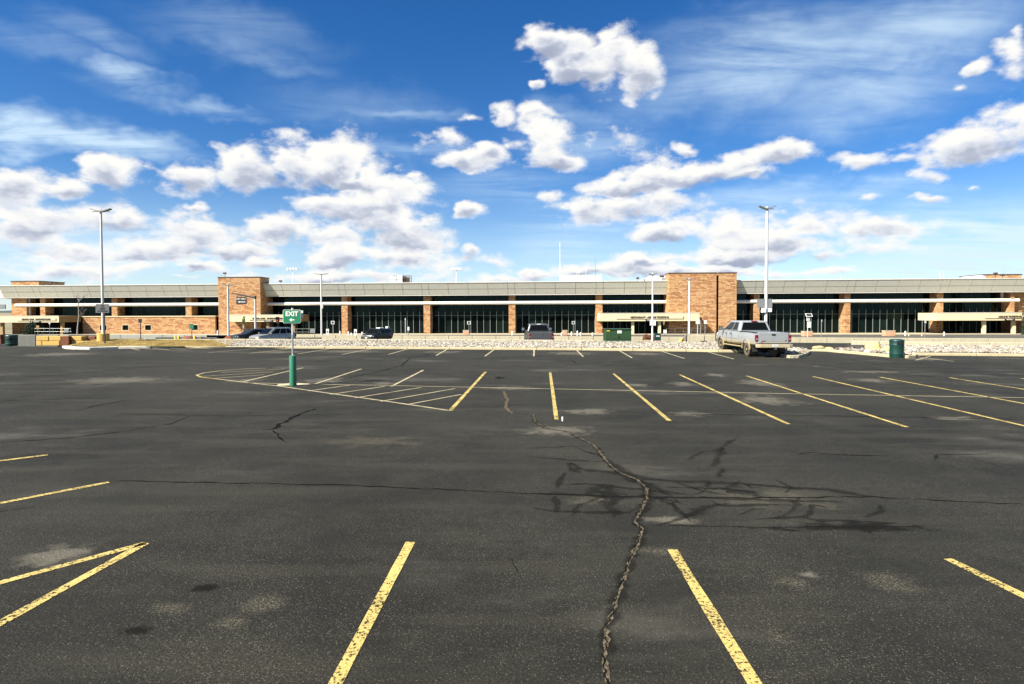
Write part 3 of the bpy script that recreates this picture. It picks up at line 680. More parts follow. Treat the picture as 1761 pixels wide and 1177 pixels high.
# ---- sloping fascia, each metal panel its own piece
us = []
segs = [(U(0, FTY)-0.2, T1a), (T1b, T2a), (T2b, R_END+22)]
pw = 1.56
allp = sorted(piers+[((T1a+T1b)/2-.8, (T1a+T1b)/2+.8), ((T2a+T2b)/2-.8, (T2a+T2b)/2+.8)])
for s0, s1 in segs:
    cuts = {s0, s1}
    for a, c in piers:
        m_ = (a+c)/2
        for e in (m_-pw/2, m_+pw/2):
            if s0 < e < s1: cuts.add(e)
    cuts = sorted(cuts); full = []
    for a, c in zip(cuts[:-1], cuts[1:]):
        k = max(1, round((c-a)/4.55)); full += [a+(c-a)*i/k for i in range(k)]
    full.append(cuts[-1])
    for a, c in zip(full[:-1], full[1:]):
        gp_ = 0.035
        for (z0, z1) in ((Z_FB+0.12, Z_FM), (Z_FM, Z_FT)):
            fy = lambda z: FBY+(FTY-FBY)*(z-Z_FB)/(Z_FT-Z_FB)
            pts = [(a+gp_, fy(z0+gp_), z0+gp_), (c-gp_, fy(z0+gp_), z0+gp_), (c-gp_, fy(z1-gp_), z1-gp_), (a+gp_, fy(z1-gp_), z1-gp_)]
            r_ = R.uniform(-0.008, 0.008)
            b = MB(); vs = [(p[0], p[1]+r_, p[2]) for p in pts]+[(p[0], p[1]+0.08, p[2]) for p in pts]
            b.add(vs, [(0,1,2,3),(7,6,5,4),(0,4,5,1),(1,5,6,2),(2,6,7,3),(3,7,4,0)]).build('fascia_panel', PANEL, T)
    MB().add([(s0, FBY+.07, Z_FB+.12), (s1, FBY+.07, Z_FB+.12), (s1, FTY+.07, Z_FT), (s0, FTY+.07, Z_FT), (s0, FBY+.3, Z_FB+.12), (s1, FBY+.3, Z_FB+.12), (s1, FTY+.6, Z_FT), (s0, FTY+.6, Z_FT)],
             [(0,1,2,3),(7,6,5,4),(0,4,5,1),(1,5,6,2),(2,6,7,3),(3,7,4,0)]).build('fascia_backing', MULLD, T)
    MB().box(s0, s1, FBY-0.02, FBY+.32, Z_FB-0.02, Z_FB+0.12).build('fascia_trim', WHITE, T)
    MB().box(s0, s1, FTY-0.06, 4, Z_FT+.005, Z_FT+0.15).build('roof_edge', TRIM, T)
# mitred left end of the fascia
MB().add([(U(0,FTY)-.2, FTY, Z_FT), (U(14,FBY)+.9, FBY, Z_FB+.1), (U(14,FBY)+.9, 42, Z_FB+.1), (U(0,FTY)-.2, 44, Z_FT), (U(0)+2.8, FTY+.5, Z_FT-.1), (U(14)+2.8, 42, Z_FT-.1)], [(0,1,2,3)]).build('fascia_end', PANEL, T)
# ---- white tube rail
def tube(p0, p1):
    a, c = p0, p1
    MB().cyl((a, 0.12, 7.17), (c, 0.12, 7.17), 0.38, n=20).build('white_tube', WHITE, T, smooth=True)
tube(U(27), T1a); tube(T1b, T2a); tube(T2b, U(1752))
# ---- curtain walls
pane_cache = {}
def pane(w, z0, z1, name):
    k = (round(w, 3), z0, z1)
    if k not in pane_cache:
        me = MB().box(0.045, w-0.045, 0, 0.04, z0+0.03, z1-0.03).mesh('pane'); me.materials.append(GLASS); pane_cache[k] = me
    return pane_cache[k], name
def mullmesh(z0, z1, m, t=0.05, d=0.14):
    k = ('m', z0, z1, m.name)
    if k not in pane_cache:
        me = MB().box(-t, t, -d, 0.06, z0, z1).mesh('mullion'); me.materials.append(m); pane_cache[k] = me
    return pane_cache[k]
def glazing(u0, u1, full=True, base=0.0, low=None):
    bay = MB().box(u0, u1, GY-0.02, GY+0.12, 8.75, 8.87).build('glazing_bay', MULLD, T)
    k = max(1, round((u1-u0)/1.46)); w = (u1-u0)/k
    lv = [(base, 4.35, 'lower_pane'), (4.35, 7.15, 'middle_pane'), (7.15, 8.75, 'upper_pane')] if full else [(4.5, 7.15, 'middle_pane'), (7.15, 8.75, 'upper_pane')]
    for i in range(k):
        for z0, z1, nm in lv:
            me, nm = pane(w, z0, z1, nm)
            o = link(nm, me, bay); o.location = (u0+i*w, GY+R.uniform(-.006, .006), 0); o.rotation_euler = (R.uniform(-.004, .004), 0, R.uniform(-.012, .012))
    for i in range(k+1):
        if full: o = link('mullion', mullmesh(base, 5.25, MULL), bay); o.location = (min(max(u0+i*w, u0+.05), u1-.05), GY, 0)
        o = link('mullion', mullmesh(5.25 if full else 4.5, 8.75, MULLD, .035, .05), bay); o.location = (min(max(u0+i*w, u0+.05), u1-.05), GY, 0)
    if full: MB().box(u0, u1, GY-0.05, GY+0.02, 4.32, 4.38).build('transom', MULL, bay)
    else: MB().box(u0, u1, GY-0.06, GY+0.1, 4.45, 4.56).build('sill_rail', MULL, bay)
pz = piers
glazing(U(46)+.4, pz[0][0], False); glazing(pz[0][1], pz[1][0], False); glazing(pz[1][1], pz[2][0], False); glazing(pz[2][1], T1a-.02, False)
glazing(T1b+.02, pz[3][0]); glazing(pz[3][1], pz[4][0]); glazing(pz[4][1], pz[5][0]); glazing(pz[5][1], pz[6][0]); glazing(pz[6][1], T2a-.02)
glazing(T2b+.02, pz[7][0]); glazing(pz[7][1], pz[8][0]); glazing(pz[8][1], pz[9][0]); glazing(pz[9][1], U(1729))
# ground-floor entrance under the left canopy
MB().box(U(24), U(35), 0.02, GY, -0.4, 4.28).build('stone_wall', STONE, T)
e = MB().box(U(60), LW0, GY+0.4, GY+0.5, 3.9, 4.3).build('entrance_glazing', MULLD, T)
k = 8; w = (LW0-U(60))/k
for i in range(k):
    o = link('door_pane', pane(w, 0.1, 3.9, '')[0], e); o.location = (U(60)+i*w, GY+.42, 0)
    o = link('mullion', mullmesh(0.0, 3.9, BROWNM), e); o.location = (U(60)+i*w, GY+.42, 0)
MB().box(U(35), U(60), GY, GY+.2, -.4, 4.28).build('entrance_wall', BROWNM, T)
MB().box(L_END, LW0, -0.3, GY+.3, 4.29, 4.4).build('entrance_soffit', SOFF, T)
# ---- entrance canopies (each its own part with letters and plate)
CY = -6.4
def canopy(pa, pb, ytop, ybot, words, tx, ux0, ux1, plate, plx, cols, size, side=True, back=0.0, gap=1.0):
    zc = F((pa+pb)/2, ytop, CY)[1]; zd = F((pa+pb)/2, ybot, CY)[1]
    a, c = U(pa, CY), U(pb, CY)
    cp = MB().box(a, c, CY, back, zd, zc).build('entrance_canopy', CREAM, T)
    MB().box(a-.04, c+.04, CY-.05, CY+.1, zc, zc+.08).build('canopy_coping', TRIM, cp)
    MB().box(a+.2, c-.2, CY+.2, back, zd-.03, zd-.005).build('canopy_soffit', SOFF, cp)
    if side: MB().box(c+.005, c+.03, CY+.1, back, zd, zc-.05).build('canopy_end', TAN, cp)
    zl = zd+(zc-zd)*0.44
    text(words, size, BROWNM, cp, ((U(tx, CY)), CY-0.06, zl+.08), ext=0.03, sx=gap, bold=.012)
    MB().box(U(ux0, CY), U(ux1, CY), CY-.09, CY-.01, zl-.30, zl-.24).build('letter_rail', BROWNM, cp)
    MB().box(U(ux1, CY), U(ux1, CY)+.08, CY-.09, CY-.01, zl-.24, zl+.25).build('letter_rail', BROWNM, cp)
    p0 = U(plx, CY)
    pl = MB().box(p0-.95, p0+.95, CY-.12, CY-.02, zd+.02, zl-.33).build('door_plate', BLACK, cp)
    text(plate, 0.30, WHITE, pl, (p0, CY-.14, (zd+.02+zl-.33)/2), ext=.01, sx=1.15, bold=.008)
    for q in cols:
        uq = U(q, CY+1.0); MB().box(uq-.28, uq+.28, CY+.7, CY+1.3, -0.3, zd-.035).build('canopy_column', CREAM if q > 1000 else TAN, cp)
canopy(-60, 101, 544, 555, 'RENTAL CARS   BAGGAGE CLAIM', 62, 30, 96, 'DOOR 4', 63, (4, 107), 0.46)
canopy(390, 511, 542, 553.7, 'RENTAL CARS   BAGGAGE CLAIM', 460, 429, 505, 'DOOR 3', 462, (461, 505), 0.46)
canopy(1031, 1203, 539.0, 552.5, 'RESTAURANT - AIRLINE TICKETING', 1117, 1060, 1175, 'DOOR 2', 1118, (1088, 1134), 0.50)
canopy(1611, 1830, 538.2, 551.4, 'AIRLINE TICKETING', 1736.5, 1694, 1780, 'DOOR 1', 1736, (1692, 1743), 0.50)
# entrances behind the right canopies
for u0, u1 in ((U(1040), U(1126)), (U(1624), U(1735))):
    MB().box(u0, u1, -0.3, GY-.1, 4.5, 4.62).build('entrance_soffit', SOFF, T)
# floodlights along the roof edge
for px, py in ((88,490), (387,473.5), (483,487), (1097,482), (1724,477), (1712,474)):
    u, z = F(px, py, -1.8); b = MB(); b.cyl((u, -1.8, min(z-0.2, Z_FT if px not in (387,) else zt1)), (u, -1.8, z+.3), .05); b.box(u-.35, u+.25, -2.1, -1.6, z+.25, z+.6); b.build('roof_floodlight', BROWNM, T)
# second-floor desks seen as small pale shapes, and shrubs: left to the glass

# ---- things on the roof
def onroof(px, py, y): 
    u, z = F(px, py, y); return TM @ Vector((u, y, z))
def rbox(pa, pb, pt, y, dep, m, z0=11.3):
    u0, u1 = U(pa, y), U(pb, y); z1 = F((pa+pb)/2, pt, y)[1]
    return u0, u1, z0, z1
hv = thing('rooftop_chiller', 'grey louvred rooftop chiller unit with open pipework at its right end', 'air conditioner'); hv.matrix_world = TM
u0, u1, z0, z1 = rbox(670, 708, 474, 14, 5, None)
w = (u1-u0)/3.2
MB().box(u0, u0+w*1.05, 14, 18, z0, z1-.15).build('cabinet', GALV, hv); MB().box(u0+w*1.12, u0+w*1.9, 14, 18, z0, z1).build('cabinet', GALV, hv)
MB().box(u0+w*.5, u0+w*1.5, 14.5, 17.5, z1-.15, z1+.1).build('fan_deck', GREYS, hv)
for zz in (.35, .65): MB().box(u0, u0+w*1.9, 13.95, 14.0, z0+(z1-z0)*zz, z0+(z1-z0)*zz+.06).build('louvre', BLACK, hv)
b = MB()
for i in range(6): b.cyl((u0+w*2.0+i*.42, 14.2, z0), (u0+w*2.0+i*.42, 14.2, z1-.1*(i % 2)), .07, n=6)
for zz in (.2, .5, .8, 1): b.cyl((u0+w*1.9, 14.2, z0+(z1-z0)*zz-.05), (u1, 14.2, z0+(z1-z0)*zz-.05), .06, n=6)
b.box(u0+w*1.95, u0+w*2.5, 14.6, 17, z0, z1-.4); b.build('pipework', BROWNM, hv)
ph = thing('rooftop_penthouse', 'white rooftop plant room with a thin guard rail along its top', 'plant room'); ph.matrix_world = TM
u0, u1, z0, z1 = rbox(963, 1034, 474.5, 16, 6, None); MB().box(u0, u1, 16, 24, z0, z1).build('wall', WHITE, ph); MB().box(u0-.1, u1+.1, 15.9, 24.1, z1, z1+.15).build('coping', TRIM, ph)
b = MB(); b.cyl((U(992,16), 16.5, z1+.9), (U(1008,16), 16.5, z1+.9), .04, n=6)
for q in (992, 996, 1003, 1008): b.cyl((U(q,16), 16.5, z1), (U(q,16), 16.5, z1+(2.0 if q in (996,1008) else .9)), .05, n=6)
b.build('guard_rail', GALV, ph)
ph = thing('rooftop_penthouse', 'white rooftop box with a dark vent beside the right sandstone tower', 'plant room'); ph.matrix_world = TM
u0, u1, z0, z1 = rbox(1101, 1134, 475, 16, 6, None); MB().prism([(u0, z0), (U(1150,16), z0), (U(1150,16), z1), (u0+2.6, z1), (u0, z1-1.0)], 16, 23, 'y').build('wall', WHITE, ph)
MB().box(u0+.8, u0+1.2, 15.9, 16.0, z1-1.3, z1-.8).build('vent', BLACK, ph); MB().box(U(1134,15.5), U(1142,15.5), 15.4, 15.6, z1-.4, z1+.1).build('cowl', BROWNM, ph)
for pa, pb, pt, lab, m in ((1555,1587,479.5,'low grey rooftop hatch with a chamfered lid right of the right lamp post', GREYS), (1664,1693,480,'low white rooftop box beside the far right stone block', WHITE), (143,172,493,'low white rooftop housing behind the left lamp post', WHITE)):
    ph = thing('rooftop_housing', lab, 'roof housing'); ph.matrix_world = TM
    u0, u1, z0, z1 = rbox(pa, pb, pt, 12, 4, None); MB().prism([(u0, z0), (u1, z0), (u1, z1-.3), (u1-.9, z1), (u0+.9, z1), (u0, z1-.3)], 12, 16, 'y').build('housing_body', m, ph)
    MB().box(u0+.4, u1-.4, 11.9, 16.1, z1+.005, z1+.07).build('housing_lid', TRIM, ph)
def mast(px, pt, r, lab, m=GALV, y=12, lamps=None, name='antenna'):
    u, z = F(px, pt, y); t = thing(name, lab, 'antenna' if not lamps else 'floodlight mast'); t.matrix_world = TM
    MB().cyl((u, y, 11.3), (u, y, 11.3+(z-11.3)*.5), r, n=8).build('mast', m, t); MB().cyl((u, y, 11.3+(z-11.3)*.5), (u, y, z), r*.65, n=8).build('whip', m, t)
    if lamps:
        w = (U(px+lamps, y)-U(px-lamps, y)); MB().box(u-w/2, u+w/2, y-.06, y+.06, z-.25, z-.1).build('crossbar', m, t)
        for i in range(4):
            q = u-w/2+w*(i+.5)/4; MB().box(q-.28, q+.22, y-.45, y-.07, z-.12, z+.35).build('floodlight', WHITE, t, bevel=.05)
mast(963, 417, .08, 'tall white whip antenna rising above the white rooftop plant room', WHITE)
mast(1023.5, 445, .08, 'thin dark antenna at the right end of the white rooftop plant room', GREYS)
mast(488, 463, .07, 'thin grey pole left of the four-lamp rooftop floodlight mast', GALV)
mast(503, 463.5, .10, 'floodlight mast with four lamps behind the left sandstone tower', WHITE, 20, 10, 'floodlight_mast')
mast(785, 463.5, .14, 'floodlight mast with four lamps right of the rooftop chiller', WHITE, 20, 9.5, 'floodlight_mast')
mast(1616.5, 466, .06, 'left one of two white rooftop poles at the right of the terminal roof', WHITE)
mast(1622.5, 466, .06, 'right one of two white rooftop poles at the right of the terminal roof', WHITE)
mast(571, 464, .04, 'hair-thin rooftop pole just right of the tall slim lamp post', WHITE)
mast(1446, 474, .04, 'short hair-thin pole on the roof above the right stone piers', WHITE)
mast(1725, 465, .05, 'short thin pole above the far right rooftop stone block', GREYS, 12)

# ================================================================== kerbs, low walls, rock beds
def seg_line(name, pts, w, h, m, parent=None, L=3.0, z0=None, bev=0.02, gap=0.012, part='kerb_segment'):
    """a row of cast pieces following a ground line; pts are the front bottom corners (front = towards -Y)"""
    P_ = [Vector((p[0], p[1])) for p in pts]
    out = []
    for a, c in zip(P_[:-1], P_[1:]):
        k = max(1, round((c-a).length/L))
        for i in range(k):
            out.append((a.lerp(c, i/k), a.lerp(c, (i+1)/k)))
    for a, c in out:
        t = (c-a).normalized(); n = Vector((-t.y, t.x)); a2, c2 = a+t*gap, c-t*gap
        za = (z0 if z0 is not None else zlow(a.x, a.y))-0.1
        poly = [a2, c2, c2+n*w, a2+n*w]; hh = h+R.uniform(-.006, .006)
        MB().prism([(q.x, q.y) for q in poly], za, za+0.1+hh, 'z').build(part, m, parent, bevel=bev, seg=2)
kb = bpy.data.objects.new('kerb', None); COL.objects.link(kb); kb['kind'] = 'structure'
seg_line('kerb', gp((107,598.5),(113,600.4),(130,601.3),(154,601.6),(203,600.2),(260,599.3)), 0.5, 0.15, KERBW, kb, 1.6)
seg_line('kerb', gp((262,599.3),(318,598.6)), 0.35, 0.13, KERBW, kb, 2.5)
seg_line('kerb', gp((318,599.2),(420,599.2),(700,600.6),(1000,602.8),(1180,605)), 0.42, 0.14, KERB, kb, 2.9)
seg_line('kerb', gp((1180,605),(1236,606),(1300,606.5)), 0.42, 0.14, KERB, kb, 2.9)
seg_line('kerb', gp((1576,611.5),(1680,612.3),(1800,613.6)), 0.40, 0.14, KERB, kb, 2.4)
seg_line('kerb', gp((1389,600),(1400,602.4),(1431,605.9),(1470,609.3),(1510,613),(1536,615.6),(1562,616.3),(1575,615.6)), 0.30, 0.15, KERB, kb, 1.1)
seg_line('kerb', gp((1575,615.6),(1578,613.5),(1576,611.5)), 0.25, 0.15, KERB, kb, .8)
isl = [(1325,608),(1340,613.5),(1358,616.5),(1374,616.3),(1386,613.2),(1393,609),(1389,604.5),(1377,601.5),(1350,600)]
seg_line('kerb', gp(*isl), 0.25, 0.16, CONC, kb, .8)
# beds behind the kerbs
BEDSOIL = mat('dark_bed_soil', (0.035, 0.03, 0.025), 0.95)
def bedz(X, Y):
    t = Y-kerbY(X); return 0.12+0.10*max(t-0.4, 0)
W1 = lambda X: kerbY(X)+3.6+max(0, (X-12))*0.0
bx = [x for x in np.arange(-23, 17.1, 1.0)]
sheet('rock_bed_soil', BEDSOIL, [lambda X: kerbY(X)+.3, lambda X: kerbY(X)+1.5, lambda X: W1(X)+.02], bedz, dz=-0.05, xs=bx, kind='structure')
gx = [-31.5, -30, -28, -26, -24.5, -22.5, -20]
sheet('dry_grass', GRASS, [lambda X: kerbY(X)+0.35+(0.5 if X < -30 else 0), lambda X: kerbY(X)+1.2, lambda X: kerbY(X)+2.4, lambda X: W1(X)+0.3], lambda X, Y: bedz(X, Y)+.02, xs=gx, kind='structure')
bx2 = [x for x in np.arange(22.0, 62.1, 2.0)]
sheet('rock_bed_soil', BEDSOIL, [lambda X: kerbY(X)+.3, lambda X: kerbY(X)+1.5, lambda X: kerbY(X)+3.3], bedz, dz=-0.05, xs=bx2, kind='structure')
# tufts of dormant grass standing on it: one stuff object
b = MB()
for i in range(9000):
    X = R.uniform(-31.3, -19.5); Y = R.uniform(kerbY(X)+.45, W1(X)-.05)
    if X > -22.5 and Y > kerbY(X)+.4+(-19.5-X)*1.0: continue
    z = bedz(X, Y); a = R.uniform(0, 3.14); l = R.uniform(.03, .09); w = .012
    b.add([(X-w*math.cos(a), Y-w*math.sin(a), z), (X+w*math.cos(a), Y+w*math.sin(a), z), (X+R.uniform(-.03,.03), Y+R.uniform(-.03,.03), z+l)], [(0,1,2)])
b.build('grass_tufts', GRASS, kind='stuff')
# angular rocks
def icosa():
    bm = bmesh.new(); bmesh.ops.create_icosphere(bm, subdivisions=1, radius=1); v = np.array([q.co[:] for q in bm.verts]); f = [[q.index for q in p.verts] for p in bm.faces]; bm.free(); return v, f
IV, IFc = icosa()
def rocks(name, spots, smin, smax, m=ROCK, **kw):
    V, Fs = [], []; n = len(IV)
    for k, (x, y, z) in enumerate(spots):
        s = R.uniform(smin, smax)*R.uniform(.75, 1.2); v = IV*(1+NR.uniform(-.28, .28, (n, 1)))*np.array([s*R.uniform(.8, 1.5), s*R.uniform(.8, 1.5), s*R.uniform(.55, 1.0)])
        a = R.uniform(0, 6.28); tl = R.uniform(-.5, .5); c, q = math.cos(a), math.sin(a); ct, st = math.cos(tl), math.sin(tl)
        v = v @ np.array([[c, q, 0], [-q, c, 0], [0, 0, 1]]) @ np.array([[1, 0, 0], [0, ct, st], [0, -st, ct]])
        V.append(v+np.array([x, y, z+s*.25])); Fs += [[i+k*n for i in f] for f in IFc]
    me = bpy.data.meshes.new(name); me.from_pydata(np.concatenate(V).tolist(), [], Fs); me.materials.append(m)
    return link(name, me, None, **kw)
sp = []
for i in range(20000):
    X = R.uniform(-23.5, 16.9); Y = kerbY(X)+R.uniform(.5, 3.5)
    if X < -19.5 and Y < kerbY(X)+.4+(-19.5-X)*1.0: continue
    sp.append((X, Y, bedz(X, Y)-.02))
rocks('landscape_rocks', sp, .030, .070, kind='stuff')
sp = []
for i in range(14000):
    X = R.uniform(23.5, 55); Y = kerbY(X)+R.uniform(.45, 3.2); sp.append((X, Y, bedz(X, Y)-.02))
rocks('landscape_rocks', sp, .030, .070, kind='stuff')
# near low wall behind the rock beds, cast panel by panel
def wallrow(label, pts, th, ztop, m, L, part='wall_panel', joint=0.02, cap=None, zb=None):
    t = thing('retaining_wall', label, 'low wall', (pts[0][0], pts[0][1], 0))
    P_ = [Vector((p[0], p[1])) for p in pts]; o0 = P_[0]
    for a, c, za, zc in zip(P_[:-1], P_[1:], ztop[:-1], ztop[1:]):
        k = max(1, round((c-a).length/L)); tt = (c-a).normalized(); n = Vector((-tt.y, tt.x))
        for i in range(k):
            p, q = a.lerp(c, i/k)+tt*joint-o0, a.lerp(c, (i+1)/k)-tt*joint-o0; zt = za+(zc-za)*(i+.5)/k; base = zb if zb is not None else -0.9
            MB().prism([(p.x, p.y), (q.x, q.y), (q.x+n.x*th, q.y+n.y*th), (p.x+n.x*th, p.y+n.y*th)], base, zt, 'z').build(part, m, t, bevel=.02, seg=1)
            if i < k-1 or True:
                r_ = a.lerp(c, (i+1)/k)-o0
                MB().prism([(r_.x-tt.x*.03, r_.y-tt.y*.03+.06), (r_.x+tt.x*.03, r_.y+tt.y*.03+.06), (r_.x+tt.x*.03+n.x*(th-.06), r_.y+.03*tt.y+n.y*(th-.06)), (r_.x-tt.x*.03+n.x*(th-.06), r_.y-.03*tt.y+n.y*(th-.06))], base, zt-.03, 'z').build('wall_joint', BLACK, t)
    return t
xs_ = [-27.5, -20, -10, 0, 6, 6.01, 12, 17]
wallrow('low pale concrete wall running behind the long rock bed and the dry grass', [(x, W1(x)) for x in xs_], .35, [.50, .50, .50, .50, .50, .40, .38, .36], CONC, 3.0)
wallrow('low pale concrete wall behind the yellow boulders and the right rock bed', [(23.3, 41.3), (24.8, 40.6), (28, kerbY(28)+3.6), (33, kerbY(33)+3.4), (42, kerbY(42)+3.4), (60, kerbY(60)+3.4)], .35, [.55, .55, .58, .60, .62, .62], CONC, 3.2)
wallrow('pale concrete block wall ahead of the silver pickup truck bonnet', [(12.95, 45.0), (17.2, 44.4)], .4, [.80, .80], CONC, 1.5)
# far retaining wall carrying the terminal road
wx = [-34, -20, -8, 4, 16, 28, 40, 60, 80]
wallrow('long ribbed concrete retaining wall below the terminal road', [(x, wall2Y(x)) for x in wx], .4, [Z2+.12]*9, CONC, 2.9, zb=-1.8)
wallrow('grey concrete barrier in front of the left sandstone wall', [(x, wall2Y(x)) for x in (-62, -50, -40.5)], .4, [Z2+.06]*3, CONCG, 3.0, zb=-1.8)
wallrow('light concrete wall between the left green bin and the yellow stone blocks', [(G(22,589.5).x, G(22,589.5).y), (G(100,588.5).x, G(100,588.5).y)], .35, [.62, .60], CONCG, 2.0)
t = thing('black_strip', 'low black strip right of the silver SUV', 'barrier', (-31.5, 71, 0));  # row of low black boxes along a dark band that is not identified
for i in range(3): MB().box(i*3.0, i*3.0+2.9, 0, .5, zlow(-28, 71), -.50).build('strip_section', BLACK, t, bevel=.08)
t = thing('black_strip', 'low black strip behind the rust red stones', 'barrier', (-44.5, 75, 0));  # shorter row of black boxes, likewise for an unidentified dark band
for i in range(3): MB().box(i*2.6, i*2.6+2.5, 0, .5, zlow(-40, 75), -.62).build('strip_section', BLACK, t, bevel=.08)
# small islands: soil and stones
def poly_sheet(name, pxs, m, z, kind='structure'):
    pts = [G(x, y) for x, y in pxs]; b = MB(); b.add([(p.x, p.y, z+zlow(p.x, p.y)) for p in pts], [tuple(range(len(pts)))]); return b.build(name, m, kind=kind)
i1 = [(1330,607),(1342,612),(1359,614.8),(1373,614.5),(1384,611.8),(1390,608.5),(1386,604.8),(1376,602.5),(1350,601)]
i2 = [(1391,599.5),(1432,604.3),(1472,607.7),(1511,611.2),(1537,613.8),(1562,614.3),(1575,610),(1573,604),(1545,598.5),(1463,598),(1430,595)]
poly_sheet('island_soil', i1, BEDSOIL, .10); poly_sheet('island_soil', i2, BEDSOIL, .10)
def inpoly(x, y, pl):
    c = False; j = len(pl)-1
    for i in range(len(pl)):
        if (pl[i][1] > y) != (pl[j][1] > y) and x < (pl[j][0]-pl[i][0])*(y-pl[i][1])/(pl[j][1]-pl[i][1])+pl[i][0]: c = not c
        j = i
    return c
for pl, n_, s0, s1 in ((i1, 140, .07, .17), (i2, 420, .06, .17)):
    sp = []
    while len(sp) < n_:
        x = R.uniform(min(p[0] for p in pl), max(p[0] for p in pl)); y = R.uniform(min(p[1] for p in pl), max(p[1] for p in pl))
        if inpoly(x, y, pl): q = G(x, y); sp.append((q.x, q.y, .11+zlow(q.x, q.y)))
    rocks('island_stones', sp, s0, s1, kind='stuff')
def boulder(px, py, w, h, m, label, dep=.8, sub=3, seed=1, name='boulder', cat='boulder', zb=None):
    p = G(px, py) if zb is None else None
    if p is None: p = Vector(zb)
    r = random.Random(seed); bm = bmesh.new(); bmesh.ops.create_icosphere(bm, subdivisions=sub, radius=1)
    offs = [(Vector((r.uniform(-1,1), r.uniform(-1,1), r.uniform(-.6,1))).normalized(), r.uniform(.72, .98)) for _ in range(14)]
    for v in bm.verts:
        d = v.co.normalized(); k = 1.0
        for o_, l_ in offs:
            q = d.dot(o_)
            if q > 0 and l_/q < k: k = l_/q
        v.co = d*k*(1+r.uniform(-.02, .02))
        v.co.x *= w/2; v.co.y *= dep/2; v.co.z = v.co.z*h*.62+h*.38
    me = bpy.data.meshes.new(name); bm.to_mesh(me); bm.free(); me.materials.append(m)
    return tag(link(name, me, None, loc=(p.x, p.y+dep/2, p.z)), label, cat)
boulder(1509,606.5, 1.05, .62, BOULD, 'largest yellow limestone boulder left of the dark green litter bin', .9, seed=4)
boulder(1534,609.5, .75, .50, BOULD, 'yellow boulder partly hidden behind the dark green litter bin', .7, seed=9)
boulder(1410,600.5, .85, .22, BOULD, 'low flat yellow rock at the left tip of the long kerb island', .5, seed=12)
boulder(1428,601.5, .60, .16, BOULD, 'small low yellow rock right of the flat rock on the long kerb island', .4, seed=13)
boulder(1449,601, .50, .14, REDST, 'low reddish flat rock in the middle of the long kerb island', .4, seed=14)
boulder(1461,600.5, .45, .12, REDST, 'smallest reddish rock lying against the end of the right low wall', .4, seed=15)
boulder(1371,609.5, .55, .30, HORN, 'squarish orange rock on the small kerb island beside the truck', .4, seed=16)
boulder(1383,608.8, .30, .24, BROWNM, 'dark brown rock at the right end of the small kerb island', .3, seed=17)
# stacked limestone blocks on the left
def blocks(label, x0, y0, rows, depth, zb, blen, ht, rz=0, side=None):
    t = thing('limestone_block_planter', label, 'stone planter', (x0, y0, zb), rz)
    for r_, row in enumerate(rows):
        x = row[0]
        for ln_ in row[1:]:
            MB().box(x+.01, x+ln_-.012, -R.uniform(0, .04), depth, r_*ht+.005, r_*ht+ht-.012).build('limestone_block', HORN, t, bevel=.035, seg=2); x += ln_
    return t
p = G(62.5, 594.6); k = p.y/FPX
t = blocks('longer yellow limestone block planter right of the left green bin', p.x, p.y, [(0, 10*k, 30*k), (.03, 21*k, 20.5*k)], .8, 0, 1, .36)
MB().box(40*k+.02, 47.5*k+.35, .02, .78, 0, .70).build('end_block', REDST, t, bevel=.03)
p = G(115.5, 594.2)
t = blocks('shorter yellow limestone block planter beside the dry grass', p.x, p.y, [(0, 8*k, 22*k, 5*k), (.03, 25*k)], .8, 0, 1, .35)
MB().box(28*k, 41*k, .5, .95, .33, .66).build('end_block', REDST, t, bevel=.03)
MB().box(-.3, 46*k, .6, 1.3, .70, .76).build('cap_slab', BROWNM, t)
t = thing('limestone_block_planter', 'end of a rust coloured stone block at the far left edge behind the green bin', 'stone planter', (G(-8,592).x, G(-8,592).y, 0))
MB().box(-1.2, .45, 0, .6, 0, .38).build('limestone_block', REDST, t, bevel=.03); MB().box(-1.2, .40, .02, .6, .39, .74).build('limestone_block', REDST, t, bevel=.03)

# ================================================================== street furniture
def bin_(px, py, h, dia, label, dz=0):
    p = G(px, py); t = thing('litter_bin', label, 'litter bin', (p.x, p.y+dia/2, zlow(p.x, p.y)))
    r = dia/2
    MB().lathe([(r*.93,0),(r*.95,.03),(r*.96,h*.18),(r*.98,h*.20),(r*.97,h*.22),(r*.98,h*.66),(r*1.0,h*.68),(r*.98,h*.70),(r,h*.88)], 28).build('bin_body', BING, t, smooth=True)
    MB().lathe([(r*1.03,h*.88),(r*1.04,h*.90),(r*.98,h*.955),(r*.72,h*.99),(r*.3,h*1.0),(.02,h)], 28).build('bin_lid', BING, t, smooth=True)
    for z in (h*.20, h*.68): MB().lathe([(r*.985,z-.012),(r*1.015,z),(r*.985,z+.012)], 28).build('bin_band', BING, t, smooth=True)
    MB().box(-r*.5, r*.5, -r*1.02, -r*.8, h*.74, h*.86).build('bin_opening', BLACK, t)
bin_(1549, 616.5, 1.04, .72, 'dark green litter bin standing at the kerb nose beside the yellow boulders')
bin_(12.5, 594, .86, .80, 'dark green litter bin at the far left beside the yellow stone blocks')
